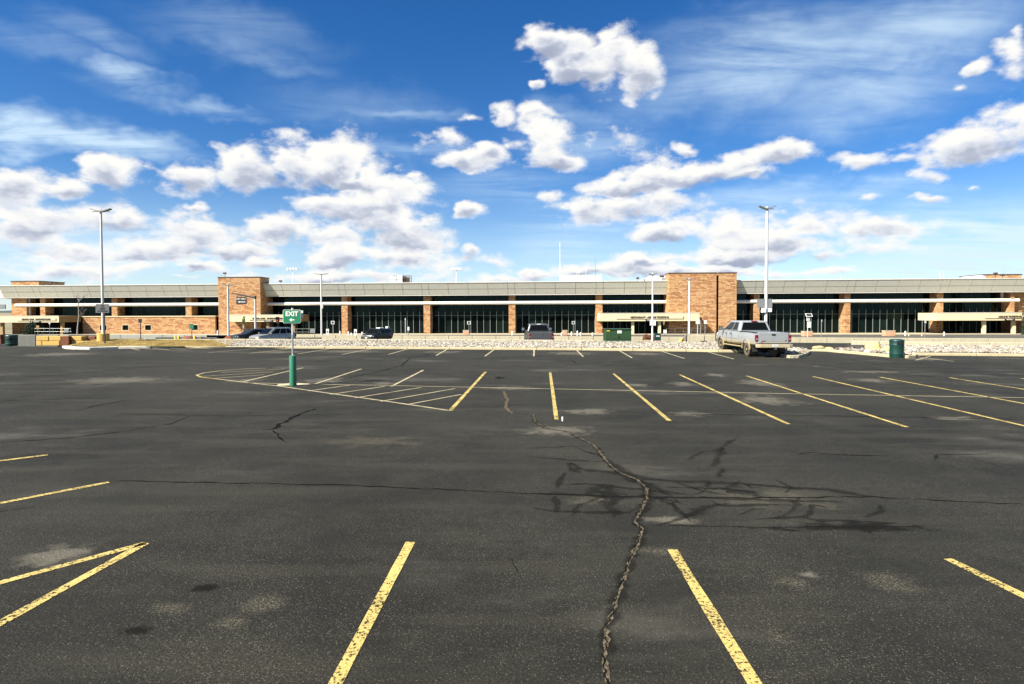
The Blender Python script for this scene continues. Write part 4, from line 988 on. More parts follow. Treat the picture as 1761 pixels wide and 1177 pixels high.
# EXIT sign on a green bollard
p = G(504, 664); z = 0
t = thing('exit_sign', 'green EXIT sign with left arrow on a pole set in a green bollard', 'sign', (p.x, p.y, 0))
k = p.y/FPX
MB().lathe([(.118,0),(.118,1.0),(.11,1.03),(.08,1.045),(.02,1.05)], 24).build('bollard', BOLG, t, smooth=True)
bm_ = MB().cyl((0,0,1.0), (0,0,2.66), .028, n=10).build('pole', POLEW, t, smooth=True)
MB().box(-.012,.012,-.034,-.0275, 1.1, 1.75).build('pole_slot', GREYS, t)
w2_ = 15.4*k; zt_, zb_ = CAM_Z+(537-533.0)*k, CAM_Z-(556.2-537)*k
bb = MB().box(-w2_, w2_, -.045, -.037, zb_, zt_)
pn = MB().prism([(-w2_+.03,zb_),(w2_-.03,zb_),(w2_,zb_+.03),(w2_,zt_-.03),(w2_-.03,zt_),(-w2_+.03,zt_),(-w2_,zt_-.03),(-w2_,zb_+.03)], -.045, -.038, 'y').build('sign_panel', WHITE, t)
MB().prism([(-w2_+.035,zb_+.012),(w2_-.035,zb_+.012),(w2_-.012,zb_+.035),(w2_-.012,zt_-.035),(w2_-.035,zt_-.012),(-w2_+.035,zt_-.012),(-w2_+.012,zt_-.035),(-w2_+.012,zb_+.035)], -.050, -.0455, 'y').build('sign_face', SIGNG, pn)
text('EXIT', .215, WHITE, pn, (0, -.054, zt_-.145), ext=.0015, sx=.98, bold=.007)
za = zb_+.115; MB().prism([(-.09,za),(-.015,za+.062),(.005,za+.045),(-.03,za+.018),(.085,za+.018),(.085,za-.018),(-.03,za-.018),(.005,za-.045),(-.015,za-.062)], -.0555, -.0515, 'y').build('arrow', WHITE, pn)
pn2 = MB().box(w2_*.55, w2_+.05, .03, .036, zt_-.28, zt_-.03).build('back_plate', WHITE, t); MB().cyl((0,-.03,zt_-.02), (0,.05,zt_+.04), .03, n=8).build('pole_cap', GALV, t)
# lamp posts
def lamp(px, Y, py_top, label, r=.085, zb=None, heads=1, m=POLEW, foot=True, group=None, arm=.55, tilt=.18, hw=.33, footm=CONC, fh=.25, fr=.28):
    b0 = P(px, 560, Y); zb = zlow(b0.x, Y) if zb is None else zb; zt = P(px, py_top, Y).z-zb
    t = thing('lamp_post', label, 'lamp post', (b0.x, Y, zb), group=group)
    MB().cyl((0,0,0), (0,0,zt-.15), r*1.15, r*.85, n=14).build('pole', m, t, smooth=True)
    if foot: MB().lathe([(fr,-.3),(fr,fh),(fr*.9,fh+.03)], 24).build('footing', footm, t, smooth=True)
    for s in ((-1, 1) if heads == 2 else (1,)):
        h_ = MB().prism([(0, -.03), (s*arm*.5, -.02), (s*arm*1.9, tilt*.55), (s*arm*1.95, tilt*.55+.06), (s*arm*.6, .07), (0, .07)], -hw*.5, hw*.5, 'y').build('lamp_head', GREYS, t)
        h_.location = (0, 0, zt-.16)
        MB().box(s*arm*.7, s*arm*1.7, -hw*.4, hw*.4, -.005, .0).build('lamp_lens', LAMPG, h_).location = (0, 0, tilt*.08-.02)
    MB().cyl((0,0,zt-.2), (0,0,zt-.02), r*1.0, r*.9, n=12).build('pole_cap', m, t)
    return t
lamp(177.2, 44.6, 360.5, 'tall twin-head lamp post on a round tan base in the dry grass', .085, zb=.30, heads=2, arm=.38, tilt=.30, footm=HORN, fh=.62, fr=.40)
t = lamp(1317, 41, 355.5, 'tall twin-head lamp post rising behind the silver pickup truck', .10, zb=.1, heads=2, arm=.28, tilt=.30)
zz = lambda py: P(1317, py, 41).z-.1
MB().box(-.62, -.09, -.06, .02, zz(529), zz(514.5)).build('sign_back', GREYS, t); MB().box(.12, .40, -.06, .02, zz(529), zz(514.5)).build('sign_back', GREYS, t)
MB().box(-.32, -.06, -.18, .08, zz(538), zz(530)).build('control_box', WHITE, t, bevel=.02); MB().box(.13, .34, -.16, .08, zz(537), zz(530)).build('control_box', WHITE, t, bevel=.02)
t = lamp(553, 92, 470.5, 'slim lamp post with a meter box right of the green EXIT sign', .13, zb=-1.3, heads=2, arm=.55, tilt=.2, foot=False)
zz = lambda py: P(553, py, 92).z+1.3
MB().box(-.02, .28, -.25, .1, zz(531), zz(522)).build('meter_box', WHITE, t, bevel=.04)
lamp(392.8, 84, 489, 'slim lamp post with a cross head in front of the left sandstone tower', .14, zb=-1.1, heads=2, arm=.6, tilt=.25, foot=False)
t = lamp(1122, 43.0, 469, 'thin white lamp post with a red sleeve and white sign in the rock bed', .055, zb=.42, heads=2, arm=.16, tilt=.08, hw=.2, foot=False, m=WHITE)
zz = lambda py: P(1122, py, 43).z-.42
MB().cyl((.06,0,-.05), (.06,0,zz(578.5)), .07, n=10).build('red_sleeve', RED, t); MB().box(-.20, .22, -.08, -.065, zz(560), zz(550)).build('sign_panel', WHITE, t)
for i in range(4): MB().box(-.15, .15, -.083, -.081, zz(552.3+i*1.8), zz(551.8+i*1.8)).build('text_line', GREYS, t)
lamp(1185, 74, 479, 'slim white lamp post on a round footing behind the rock bed near the bollards', .12, heads=2, arm=.30, tilt=.2, m=WHITE, footm=WHITE, fh=.35, fr=.5)
# overhead EXIT ONLY gantry
Y = 78; b0 = P(439.5, 575, Y); zb = zlow(b0.x, Y); t = thing('overhead_sign_gantry', 'black cantilever sign arm reading EXIT ONLY in front of the left tower', 'sign gantry', (b0.x, Y, zb))
zz = lambda py: P(439, py, Y).z-zb
MB().cyl((0,0,0), (0,0,zz(513)), .15, .12, n=12).build('post', GALV, t, smooth=True)
x1 = P(399, 505, Y).x-b0.x; MB().cyl((.05,0,zz(512.5)), (x1,0,zz(504.3)), .13, .07, n=10).build('arm', BLACK, t, smooth=True)
MB().cyl((0,0,zz(514)), (0,0,zz(509.5)), .17, .15, n=12).build('arm_socket', BLACK, t)
sx0, sx1 = P(406.5, 515, Y).x-b0.x, P(424, 515, Y).x-b0.x
for q in (sx0+.2, sx1-.2): MB().cyl((q,0,zz(511)), (q,0,zz(507)), .03, n=6).build('hanger', BLACK, t)
pn = MB().box(sx0, sx1, -.06, .06, zz(523.5), zz(511)).build('sign_panel', BLACK, t, bevel=.01)
text('EXIT ONLY', .30, WHITE, pn, ((sx0+sx1)/2, -.07, zz(514.6)), sx=.78, bold=.006); zc_ = zz(519.6)
MB().prism([(sx0+.22,zc_),(sx0+.42,zc_+.13),(sx0+.42,zc_+.05),(sx1-.12,zc_+.05),(sx1-.12,zc_-.05),(sx0+.42,zc_-.05),(sx0+.42,zc_-.13)], -.085, -.065, 'y').build('arrow', WHITE, pn)
# pay-station sign on the left
p = P(180.5, 592.5, 43.2); t = thing('direction_sign', 'grey EXIT sign with an up arrow on a dark post beside the left lamp post', 'sign', (p.x, p.y, p.z)); k = p.y/FPX
MB().box(-.035, .035, -.03, .03, -.1, (592.5-523.5)*k).build('post', BLACK, t)
hz = lambda py: (592.5-py)*k+.0
pn = MB().box(-12.6*k-.06, 9.2*k, -.06, -.035, hz(538.2), hz(523)).build('sign_panel', mat('dark_grey_sign_face', (0.075, 0.08, 0.085), 0.6), t); mx = -.08
MB().prism([(mx-.13,hz(526.8)),(mx,hz(524)),(mx+.13,hz(526.8)),(mx+.05,hz(526.8)),(mx+.05,hz(528.2)),(mx-.05,hz(528.2)),(mx-.05,hz(526.8))], -.07, -.062, 'y').build('arrow', BLACK, pn)
text('EXIT', .17, BLACK, pn, (mx, -.068, hz(531.2)), bold=.008, ext=.004); text('PAY STATION', .115, BLACK, pn, (mx, -.068, hz(535.3)), bold=.005, sx=1.0, ext=.004)
p = P(3, 527, 60); t = thing('direction_sign', 'grey blank sign panel cut by the left edge of the picture', 'sign', (p.x-.3, 60, zlow(p.x, 60)-.1))
MB().box(-.5, .67, -.05, .05, P(0,532,60).z-zlow(p.x,60)+.1, P(0,524,60).z-zlow(p.x,60)+.1).build('sign_panel', GREYS, t); MB().cyl((-.2,.1,-.2), (-.2,.1,4), .07, n=8).build('post', GALV, t)

def post_sign(px, pyt, pyb, Y, w, h, label, m=WHITE, pm=GREYS, r=.04, zf=None, face=None, name='road_sign', base=None, cat='sign'):
    b0 = P(px, pyb, Y); zb = (zf or zlow)(b0.x, Y); top = P(px, pyt, Y).z-zb
    t = thing(name, label, cat, (b0.x, Y, zb))
    MB().cyl((0,0,0), (0,0,top), r, n=8).build('post', pm, t); pn = MB().box(-w/2, w/2, -r-.02, -r, top-h, top).build('sign_panel', m, t)
    if face == 'arrow': MB().prism([(-w*.32,top-h/2),(0,top-h*.28),(0,top-h*.42),(w*.3,top-h*.42),(w*.3,top-h*.58),(0,top-h*.58),(0,top-h*.72)], -r-.03, -r-.022, 'y').build('arrow', BLACK, pn)
    elif face == 'lines':
        for i in range(3): MB().box(-w*.34, w*.34, -r-.028, -r-.021, top-h*(.30+.25*i), top-h*(.22+.25*i)).build('text_line', BLACK, pn)
    elif face == 'ring': MB().lathe([(w*.3,0),(w*.3,.01)], 14).build('symbol', BLACK, pn).matrix_local = Matrix.Translation((0, -r-.02, top-h/2)) @ Matrix.Rotation(math.pi/2, 4, 'X')
    if base: MB().cyl((0,0,0), (0,0,base), r*3, n=10).build('post_base', BLACK, t)
    return t
post_sign(242, 548.5, 585, 62, .36, .42, 'small black sign on a thick-based post in front of the left stone wall', BLACK, BLACK, .04, face='lines', base=.5)
post_sign(563.5, 565.8, 578, 78, .36, .8, 'white arrow sign beside the slim lamp post with the meter box', WHITE, GREYS, face='arrow', zf=zup)
post_sign(611.5, 566.5, 578, 78, .36, .8, 'white arrow sign near the road just left of the black car', WHITE, GREYS, face='arrow', zf=zup)
post_sign(572.5, 552.2, 577, 100, .6, .55, 'grey square sign left of the stone pier nearest the EXIT sign', GALV, GREYS, face='ring', zf=zup)
post_sign(806.5, 552.8, 577, 100, .62, .52, 'grey square sign above the pink planter box', GALV, GREYS, face='ring', zf=zup)
post_sign(986, 552.6, 578, 96, .52, .50, 'grey square sign right of the dark pickup truck', GALV, GREYS, face='ring', zf=zup)
post_sign(702.5, 562.5, 578.5, 84, .24, .5, 'narrow white ticket sign with a thin gate arm', WHITE, GREYS, face=None, zf=zup)
post_sign(1143.5, 567.5, 579.5, 92, .5, .55, 'white notice board in the shade right of the green door canopy column', WHITE, BLACK, zf=zup)
post_sign(1199.5, 550, 586, 62, .42, .46, 'pale green parking sign with a peaked top by the right tower', LAMPG, GALV, base=.35)
post_sign(1205, 546, 585, 62, .16, .3, 'dark post with two small signs between the parking signs', BLACK, GREYS)
post_sign(1212.5, 551, 583, 66, .30, .40, 'small white sign on a green post right of the parking signs', WHITE, GREYS)
post_sign(1590.5, 550.5, 577, 82, .26, .45, 'narrow sign on a dark tapered post left of the right canopy', GALV, GREYS, zf=zup)
post_sign(52.0-1+14.5, 560, 579, 90, .45, .55, 'small tan sign on a post under the left canopy', TAN, TAN, zf=zup)
post_sign(86, 555, 579, 90, .22, .25, 'thin grey post with a small pale head under the left canopy', GALV, GREYS, zf=zup)
post_sign(330, 557.5, 585, 60, .42, .50, 'green sign on a dark post before the rightmost small square window', BOLG, BLACK, r=.03, name='green_sign')
post_sign(697.3, 547.5, 579, 84, .12, .3, 'plain thin pole beside the narrow ticket sign', GALV, GALV, zf=zup, r=.05)
post_sign(1412.5, 550, 577.5, 84, .10, .3, 'plain thin pole right of the solar panel', GALV, GREYS, zf=zup, r=.05)
post_sign(478, 545, 572, 80, .45, .85, 'dark traffic signal head with a red lamp left of the green EXIT sign', BLACK, BLACK, name='traffic_signal', cat='traffic light')
q = bpy.data.objects['traffic_signal']; MB().cyl((0,-.08,P(478,551,80).z-q.location.z), (0,-.14,P(478,551,80).z-q.location.z), .13, n=12).build('signal_lamp', RED, q)
# solar unit
Y = 86; b0 = P(1390, 575, Y); zb = zup(b0.x, Y); t = thing('solar_panel_post', 'tilted solar panel with white battery boxes on a post before the right glass front', 'solar panel', (b0.x, Y, zb)); zz = lambda py: P(1390, py, Y).z-zb
MB().cyl((-.1,0,0), (-.1,0,zz(543)), .06, n=8).build('post', GALV, t); pn = MB().box(-.45, .45, -.03, .03, -.28, .28).build('solar_panel_frame', WHITE, t); pn.location = (0, -.1, zz(542.3)); pn.rotation_euler = (-.7, 0, 0)
MB().box(-.37, .37, -.04, -.031, -.21, .21).build('solar_cells', BLACK, pn); MB().box(-.25, .15, -.15, .1, zz(552.5), zz(546)).build('battery_box', GALV, t, bevel=.02); MB().box(-.15, .30, -.2, .1, zz(564), zz(553.5)).build('control_box', WHITE, t, bevel=.03)
# planters and bollards along the terminal pavement
def planter(px, Y, w, h, label):
    b0 = P(px, 575, Y); zb = zup(b0.x, Y); t = thing('planter', label, 'planter', (b0.x, Y, zb))
    MB().box(-w/2, w/2, 0, .9, 0, h).build('planter_box', PINK, t, bevel=.06, seg=3, smooth=True); MB().box(-w/2-.03, w/2+.03, -.03, .93, h, h+.08).build('planter_rim', CREAM, t, bevel=.02)
    MB().box(-w/2+.1, w/2-.1, .1, .8, h+.08, h+.10).build('soil', BROWNM, t)
planter(801.5, 110, 1.15, .85, 'pink stone planter box below the grey square sign in the middle')
planter(972, 104, .80, .85, 'pink stone planter box just right of the dark pickup truck')
planter(1390, 92, 1.35, .75, 'pink stone planter box at the foot of the solar panel')
planter(1531, 98, 1.7, .85, 'widest pink stone planter box on the pavement above the yellow boulder')
def bollard(px, Y, h, label, m=WHITE, r=.12, name='bollard'):
    b0 = P(px, 575, Y); zb = zup(b0.x, Y); t = thing(name, label, 'bollard', (b0.x, Y, zb))
    MB().lathe([(r,0),(r,h*.85),(r*.7,h*.97),(r*.15,h)], 12).build('bollard_post', m, t, smooth=True); MB().lathe([(r*1.25,0),(r*1.25,.08)], 12).build('bollard_base', CONC, t)
for px, Y, h, lab in [(585, 108, .75, 'small pale bollard at the left foot of the stone pier right of the EXIT sign'), (599.5, 100, .65, 'pale bollard at the right foot of the stone pier right of the EXIT sign'), (604.5, 100, .45, 'tiny white bollard left of the second white arrow sign'), (623, 96, .6, 'small white bollard just left of the black car'),
    (881, 106, .75, 'small pale bollard at the foot of the stone pier left of the dark pickup'), (981.5-15+0, 98, .6, 'small bollard squeezed between dark pickup and pink planter'), (966+0, 97, .5, 'low bollard behind the right side of the dark pickup'), (981+2, 99, .7, 'white bollard between the pink planter and the grey square sign'),
    (993, 98, .85, 'tallest white bollard just right of the grey square sign'), (998.5, 99, .6, 'short white bollard in the row left of the fifth stone pier'), (1019, 100, .55, 'white bollard standing against the stone pier beside the right canopy'), (1557, 102, .85, 'pale bollard right of the widest pink planter'), (1563, 100, .5, 'low rounded pink bollard beside the pale one at the right'), (1585.5, 100, .5, 'low rounded pink bollard beside the narrow tapered sign'), (1623.5, 102, .7, 'grey bollard at the right foot of the last stone pier'), (374.5, 90, .75, 'white bollard in the dark recess left of the sandstone tower')]:
    bollard(px, Y, h, lab, PINK if 'pink bollard' in lab else WHITE)
t = tag(MB().box(-.1, .12, -.1, .12, 0, .1).build('bollard_stub', CONC), 'small square concrete stub near the black car', 'bollard'); t.location = (P(668, 583, 60).x, 60, zlow(-12, 60)+.4)
# yellow hydrant and yellow bollards
def simple(name, label, cat, px, py, Y, prof, m, zf=zlow, extra=None):
    b0 = P(px, py, Y); t = thing(name, label, cat, (b0.x, Y, zf(b0.x, Y))); MB().lathe(prof, 14).build('body', m, t, smooth=True)
    if extra: extra(t)
    return t
simple('fire_hydrant', 'yellow fire hydrant left of the brown shrubs by the lamp post', 'hydrant', 1171, 585, 58, [(.20,0),(.20,.05),(.12,.08),(.12,.45),(.15,.48),(.14,.6),(.05,.68)], YELP, extra=lambda t: MB().cyl((-.24,0,.38), (.24,0,.38), .07, n=8).build('hydrant_outlet', YELP, t))
for px, lab in ((301.5, 'left yellow post of the pair beside the low rust red stones'), (307, 'second yellow post touching the first one by the rust red stones'), (334.5, 'single yellow post below the green sign')):
    simple('yellow_post', lab, 'bollard', px, 583, 66, [(.11,0),(.11,.60),(.08,.66),(.02,.68)], YELP, extra=lambda t: MB().lathe([(.16,0),(.16,.05)], 10).build('post_base', CONC, t)).location.z = -.75
def bush(px, Y, w, h, label, m, zf=zlow, seed=1, dz=0.0, name='shrub', cat='shrub', dep=None, n=900):
    b0 = P(px, 575, Y); t = thing(name, label, cat, (b0.x, Y, zf(b0.x, Y)+dz)); r = random.Random(seed); dep = dep or w
    b = MB()
    for i in range(n):
        d = Vector((r.gauss(0,1), r.gauss(0,1), abs(r.gauss(0,1)))).normalized()*(r.random()**.4); c = Vector((d.x*w/2, d.y*dep/2, d.z*h))
        a = Vector((r.uniform(-1,1), r.uniform(-1,1), r.uniform(-.3,1))).normalized()*w*.055; e = a.cross(Vector((r.uniform(-1,1), r.uniform(-1,1), r.uniform(-1,1)))).normalized()*w*.03
        b.add([c-a, c+e, c+a, c-e], [(0,1,2,3)])
    b.build('foliage', m, t); s = MB()
    for i in range(6): s.cyl((r.uniform(-.05,.05)*w, r.uniform(-.05,.05)*w, 0), (r.uniform(-.35,.35)*w, r.uniform(-.35,.35)*w, h*.8), .02*w, .01*w, n=5)
    s.build('stems', BROWNM, t); return t
bush(1183, 66, 1.25, .95, 'rounded rust-brown shrub behind the white lamp post footing', RUST, seed=3, dz=.1)
bush(1191, 68, .7, .75, 'smaller brown shrub drooping right of the lamp post footing', RUST, seed=4, dz=.1)
bush(1111, 72, .9, .70, 'dark red-brown shrub right of the green utility box', RUST, seed=5, dz=.25)
bush(1118, 72, .6, .60, 'small red-brown shrub against the thin white lamp post', RUST, seed=6, dz=.25)
bush(54, 118, 2.6, 2.6, 'dark evergreen shrub in the shade under the left canopy', EVER, zf=zup, seed=7, n=1600)
bush(1775, 120, 3.5, 9.6, 'dark evergreen tree at the right end of the terminal', EVER, zf=zup, seed=8, name='evergreen_tree', cat='tree', n=5000)
boulder(0, 0, 1.05, .62, REDST, 'rust-brown rounded rock left of the dark green box by the dark cars', .8, seed=21, zb=(P(389.5,583,64).x, 64, -.62))
boulder(0, 0, 1.6, .42, REDST, 'long low rust red rock between the yellow posts', .7, seed=22, zb=(P(322,583,68).x, 68, -.62))
boulder(0, 0, .9, .30, BROWNM, 'low dark rock right of the green sign post', .6, seed=23, zb=(P(345,583,68).x, 68, -.58))
boulder(0, 0, .45, .20, WHITE, 'small white stone on the low wall above the dry grass tip', .3, seed=24, zb=(P(346,583,50).x, 50, -.05))
def box_thing(name, label, cat, px, Y, w, d, h, m, dz=0, zf=zlow):
    b0 = P(px, 575, Y); t = thing(name, label, cat, (b0.x, Y, zf(b0.x, Y)+dz)); MB().box(-w/2, w/2, 0, d, 0, h).build('cabinet_body', m, t, bevel=.03); MB().box(-w/2-.02, w/2+.02, -.02, d+.02, h, h+.05).build('cabinet_lid', m, t, bevel=.02)
    MB().box(-w*.3, w*.3, -.02, -.002, h*.55, h*.75).build('label_plate', GALV, t)
    return t
box_thing('utility_cabinet', 'small dark green box between the brown rock and the dark cars', 'utility box', 405, 62, .68, .5, .58, BING)
box_thing('utility_cabinet', 'small dark green box in front of the pale wall left of the silver pickup', 'utility box', 1210.5, 44.3, .42, .2, .38, BING, dz=.35)
box_thing('utility_cabinet', 'dark box behind the thin white lamp post with the red sleeve', 'utility box', 1131.5, 70, .72, .4, .80, BING, dz=.2)
box_thing('utility_cabinet', 'tiny grey-green box at the foot of the parking signs', 'utility box', 1199, 55, .28, .3, .35, TRANSB, dz=.15)
# transformer
Y = 42.6; b0 = P(1041.3, 590, Y); b1 = P(1086, 590, Y); z0 = P(1060, 592, Y).z; t = thing('transformer_box', 'large olive green transformer box with a white label in the rock bed', 'transformer box', (b0.x, Y, z0)); w = b1.x-b0.x
zz = lambda py: P(1060, py, Y).z-z0
MB().box(0, w, -.02, 1.25, -.1, zz(586.2)).build('base_pad', TRANSB, t, bevel=.01)
bd = MB().box(.01, w-.01, 0, 1.2, zz(586.1), zz(566.6)).build('cabinet', TRANS, t, bevel=.02); MB().box(-.03, w+.03, -.06, 1.24, zz(567.2), zz(565.8)).build('cabinet_lid', TRANS, t, bevel=.015)
MB().box(w*.455, w*.615, -.02, -.003, zz(573.5), zz(568.8)).build('warning_label', WHITE, bd); MB().box(.07, .30, -.015, -.003, zz(569.8), zz(568.5)).build('number_tape', YELP, bd)
MB().box(w*.5-.01, w*.5+.01, -.012, -.002, zz(585.5), zz(574)).build('door_seam', BLACK, bd); MB().box(w*.48, w*.53, -.05, -.003, zz(580.5), zz(578)).build('door_latch', BLACK, bd); MB().box(0.01, w-.01, -.012, -.002, zz(583.6), zz(583.2)).build('door_seam', BLACK, bd)
MB().box(w*.485, w*.55, -.023, -.0205, zz(572.6), zz(571.8)).build('text_line', BLACK, bd)
# railings and bench-like sign under canopies
def railing(label, pa, pb, py, Y, hgt, sign=None):
    a, c = P(pa, py, Y), P(pb, py, Y); zb = zup(a.x, Y); t = thing('railing', label, 'railing', (a.x, Y, zb)); w = c.x-a.x
    for zq in (hgt, hgt*.5): MB().cyl((0,0,zq), (w,0,zq), .025, n=6).build('rail', MULL, t)
    for i in range(5): MB().cyl((w*i/4,0,0), (w*i/4,0,hgt), .025, n=6).build('rail_post', MULL, t)
    if sign: MB().box(w*sign-.42, w*sign+.42, -.06, -.04, hgt*.35, hgt).build('rail_sign', GREYS, t)
railing('grey railing with a pale sign under the left canopy', 60, 122, 575, 112, 1.15, .88)
railing('grey railing with a pale sign right of the EXIT sign pole', 500, 541, 575, 104, 1.1, .92)
railing('thin railing in front of the shaded stone wall under the right-centre canopy', 1146, 1204, 575, 112, 1.3)
# flag-like lime banner sapling
Y = 72; b0 = P(419, 578, Y); t = thing('lime_banner', 'twisted lime green banner on a thin pole with a dark cap by the left tower', 'banner', (b0.x, Y, zlow(b0.x, Y))); zz = lambda py: P(419, py, Y).z-t.location.z
MB().cyl((-.08,0,0), (0,0,zz(545)), .04, n=6).build('pole', GALV, t); MB().box(-.02,.22,-.1,.1, zz(546), zz(544.6)).build('cap', BLACK, t)
b = MB(); prof = [(546,.10),(549,.16),(552,.20),(556,.24),(560,.16),(564,.13)]
vs = []
for i, (py, w) in enumerate(prof): a = i*.5; vs += [(-w*math.cos(a)+.02, -w*math.sin(a), zz(py)), (w*math.cos(a)+.02, w*math.sin(a), zz(py))]
b.add(vs, [(2*i, 2*i+1, 2*i+3, 2*i+2) for i in range(5)]).build('banner_cloth', LIME, t)
# bare young tree on the left
Y = 84; b0 = P(134, 577, Y); t = thing('bare_tree', 'bare young tree with a pale trunk right of the left canopy', 'tree', (b0.x-.1, Y, zup(b0.x, Y))); zz = lambda py: P(134, py, Y).z-t.location.z
b = MB(); pts = [(0,0,0),(.06,0,zz(565)),(.22,.05,zz(545)),(.26,0,zz(525)),(.2,.05,zz(512)),(.12,0,zz(504))]; rr = [.10,.085,.06,.045,.03,.012]
for i in range(5): b.cyl(pts[i], pts[i+1], rr[i], rr[i+1], n=7)
b.build('trunk', BARK, t, smooth=True); b = MB(); r = random.Random(5)
def branch(p, d, l, rad, k):
    q = p+d*l; b.cyl(p, q, rad, rad*.6, n=4)
    if k:
        for _ in range(3): branch(p.lerp(q, r.uniform(.5, 1)), (d+Vector((r.uniform(-.6,.6), r.uniform(-.6,.6), r.uniform(-.1,.6)))).normalized(), l*.62, rad*.6, k-1)
for i in range(9):
    zq = zz(r.uniform(515, 550)); branch(Vector((.22, 0, zq)), Vector((r.uniform(-.5,1), r.uniform(-.6,.6), r.uniform(.2,.8))).normalized(), r.uniform(.5,.9), .022, 3)
b.build('branches', BARK, t)

# ================================================================== vehicles
def paint_build(col, mud=None, metallic=0.55):
    def f(h, b, m):
        tc = h.node('ShaderNodeTexCoord'); p = tc.outputs['Object']; x, y, z = h.xyz(p)
        c = col
        if mud:
            n = h.noise(p, 2.6, 5, 0.6); k = h.m('ADD', z, h.m('MULTIPLY', h.m('SUBTRACT', n, 0.5), 0.5))
            dirt = h.m('MULTIPLY', h.step(k, 1.08, 0.62), 0.9); sp_ = h.m('MULTIPLY', h.step(h.noise(p, 9.0, 4, 0.7), 0.5, 0.7), 0.22)
            dirt = h.m('MAXIMUM', dirt, sp_); c = h.mix(dirt, col, mud); h.put(b.inputs['Roughness'], h.lin(dirt, 0, 1, 0.32, 0.9)); h.put(b.inputs['Metallic'], h.lin(dirt, 0, .8, metallic, 0.0))
            h.put(b.inputs['Base Color'], c)
        else:
            b.inputs['Base Color'].default_value = tuple(col)+(1,); b.inputs['Roughness'].default_value = 0.32; b.inputs['Metallic'].default_value = metallic
        b.inputs['Coat Weight'].default_value = 0.06; b.inputs['Specular IOR Level'].default_value = 0.3; b.inputs['Coat Roughness'].default_value = 0.12
    return f
SILV = mat('silver_paint_with_mud', build=paint_build((0.31, 0.33, 0.345), (0.25, 0.19, 0.08), 0.4))
SILV2 = mat('silver_paint', build=paint_build((0.30, 0.285, 0.265)))
GREYP = mat('dark_grey_paint', build=paint_build((0.10, 0.10, 0.105)))
BLKP = mat('black_car_paint', build=paint_build((0.012, 0.012, 0.011), None, 0.0))
def cg(h, b, m):
    b.inputs['Base Color'].default_value = (0.003, 0.004, 0.004, 1); b.inputs['Roughness'].default_value = 0.06; b.inputs['Specular IOR Level'].default_value = 0.12
CGL = mat('car_glass', build=cg)
CHROME = mat('chrome', (0.5, 0.5, 0.48), 0.25, 0.9)
MUDCH = mat('muddy_chrome', build=paint_build((0.50, 0.50, 0.47), (0.29, 0.23, 0.12), 0.7))
PLAST = mat('black_plastic', (0.02, 0.02, 0.02), 0.6)
TAIL = mat('tail_lamp_red', (0.16, 0.004, 0.007), 0.2)
HEADL = mat('head_lamp_lens', (0.62, 0.64, 0.66), 0.12, 0.3)
TAND = mat('dusty_rim', (0.32, 0.26, 0.14), 0.7)
MUDRUB = mat('dusty_tyre_wall', (0.09, 0.07, 0.04), 0.9)

def cutters(ob, cyls):
    b = MB()
    for a, c, r in cyls: b.cyl(a, c, r, n=28)
    cu = bpy.data.objects.new('cutter', b.mesh('cutter')); COL.objects.link(cu)
    md = ob.modifiers.new('b', 'BOOLEAN'); md.operation = 'DIFFERENCE'; md.object = cu; md.solver = 'EXACT'
    dg = bpy.context.evaluated_depsgraph_get(); me = bpy.data.meshes.new_from_object(ob.evaluated_get(dg)); ob.modifiers.clear(); ob.data = me
    bpy.data.objects.remove(cu)
    for p in me.polygons: p.use_smooth = True
    try: me.set_sharp_from_angle(angle=math.radians(30))
    except Exception: pass
def loft(stations, name, m, parent, bevel=0.0):
    """stations: (y, [(x, z)...]) half rings from bottom centre to top centre; mirrored"""
    b = MB(); rings = []
    for y, half in stations:
        ring = [(x, y, z) for x, z in half]+[(-x, y, z) for x, z in reversed(half) if x > 1e-6]; rings.append(ring)
    n = len(rings[0]); vs = [v for r_ in rings for v in r_]
    fs = [(k*n+i, k*n+(i+1) % n, (k+1)*n+(i+1) % n, (k+1)*n+i) for k in range(len(rings)-1) for i in range(n)]
    fs += [tuple(range(n)), tuple(range((len(rings)-1)*n, len(rings)*n))]
    b.add(vs, fs); return b.build(name, m, parent, bevel=bevel, seg=2, smooth=True)
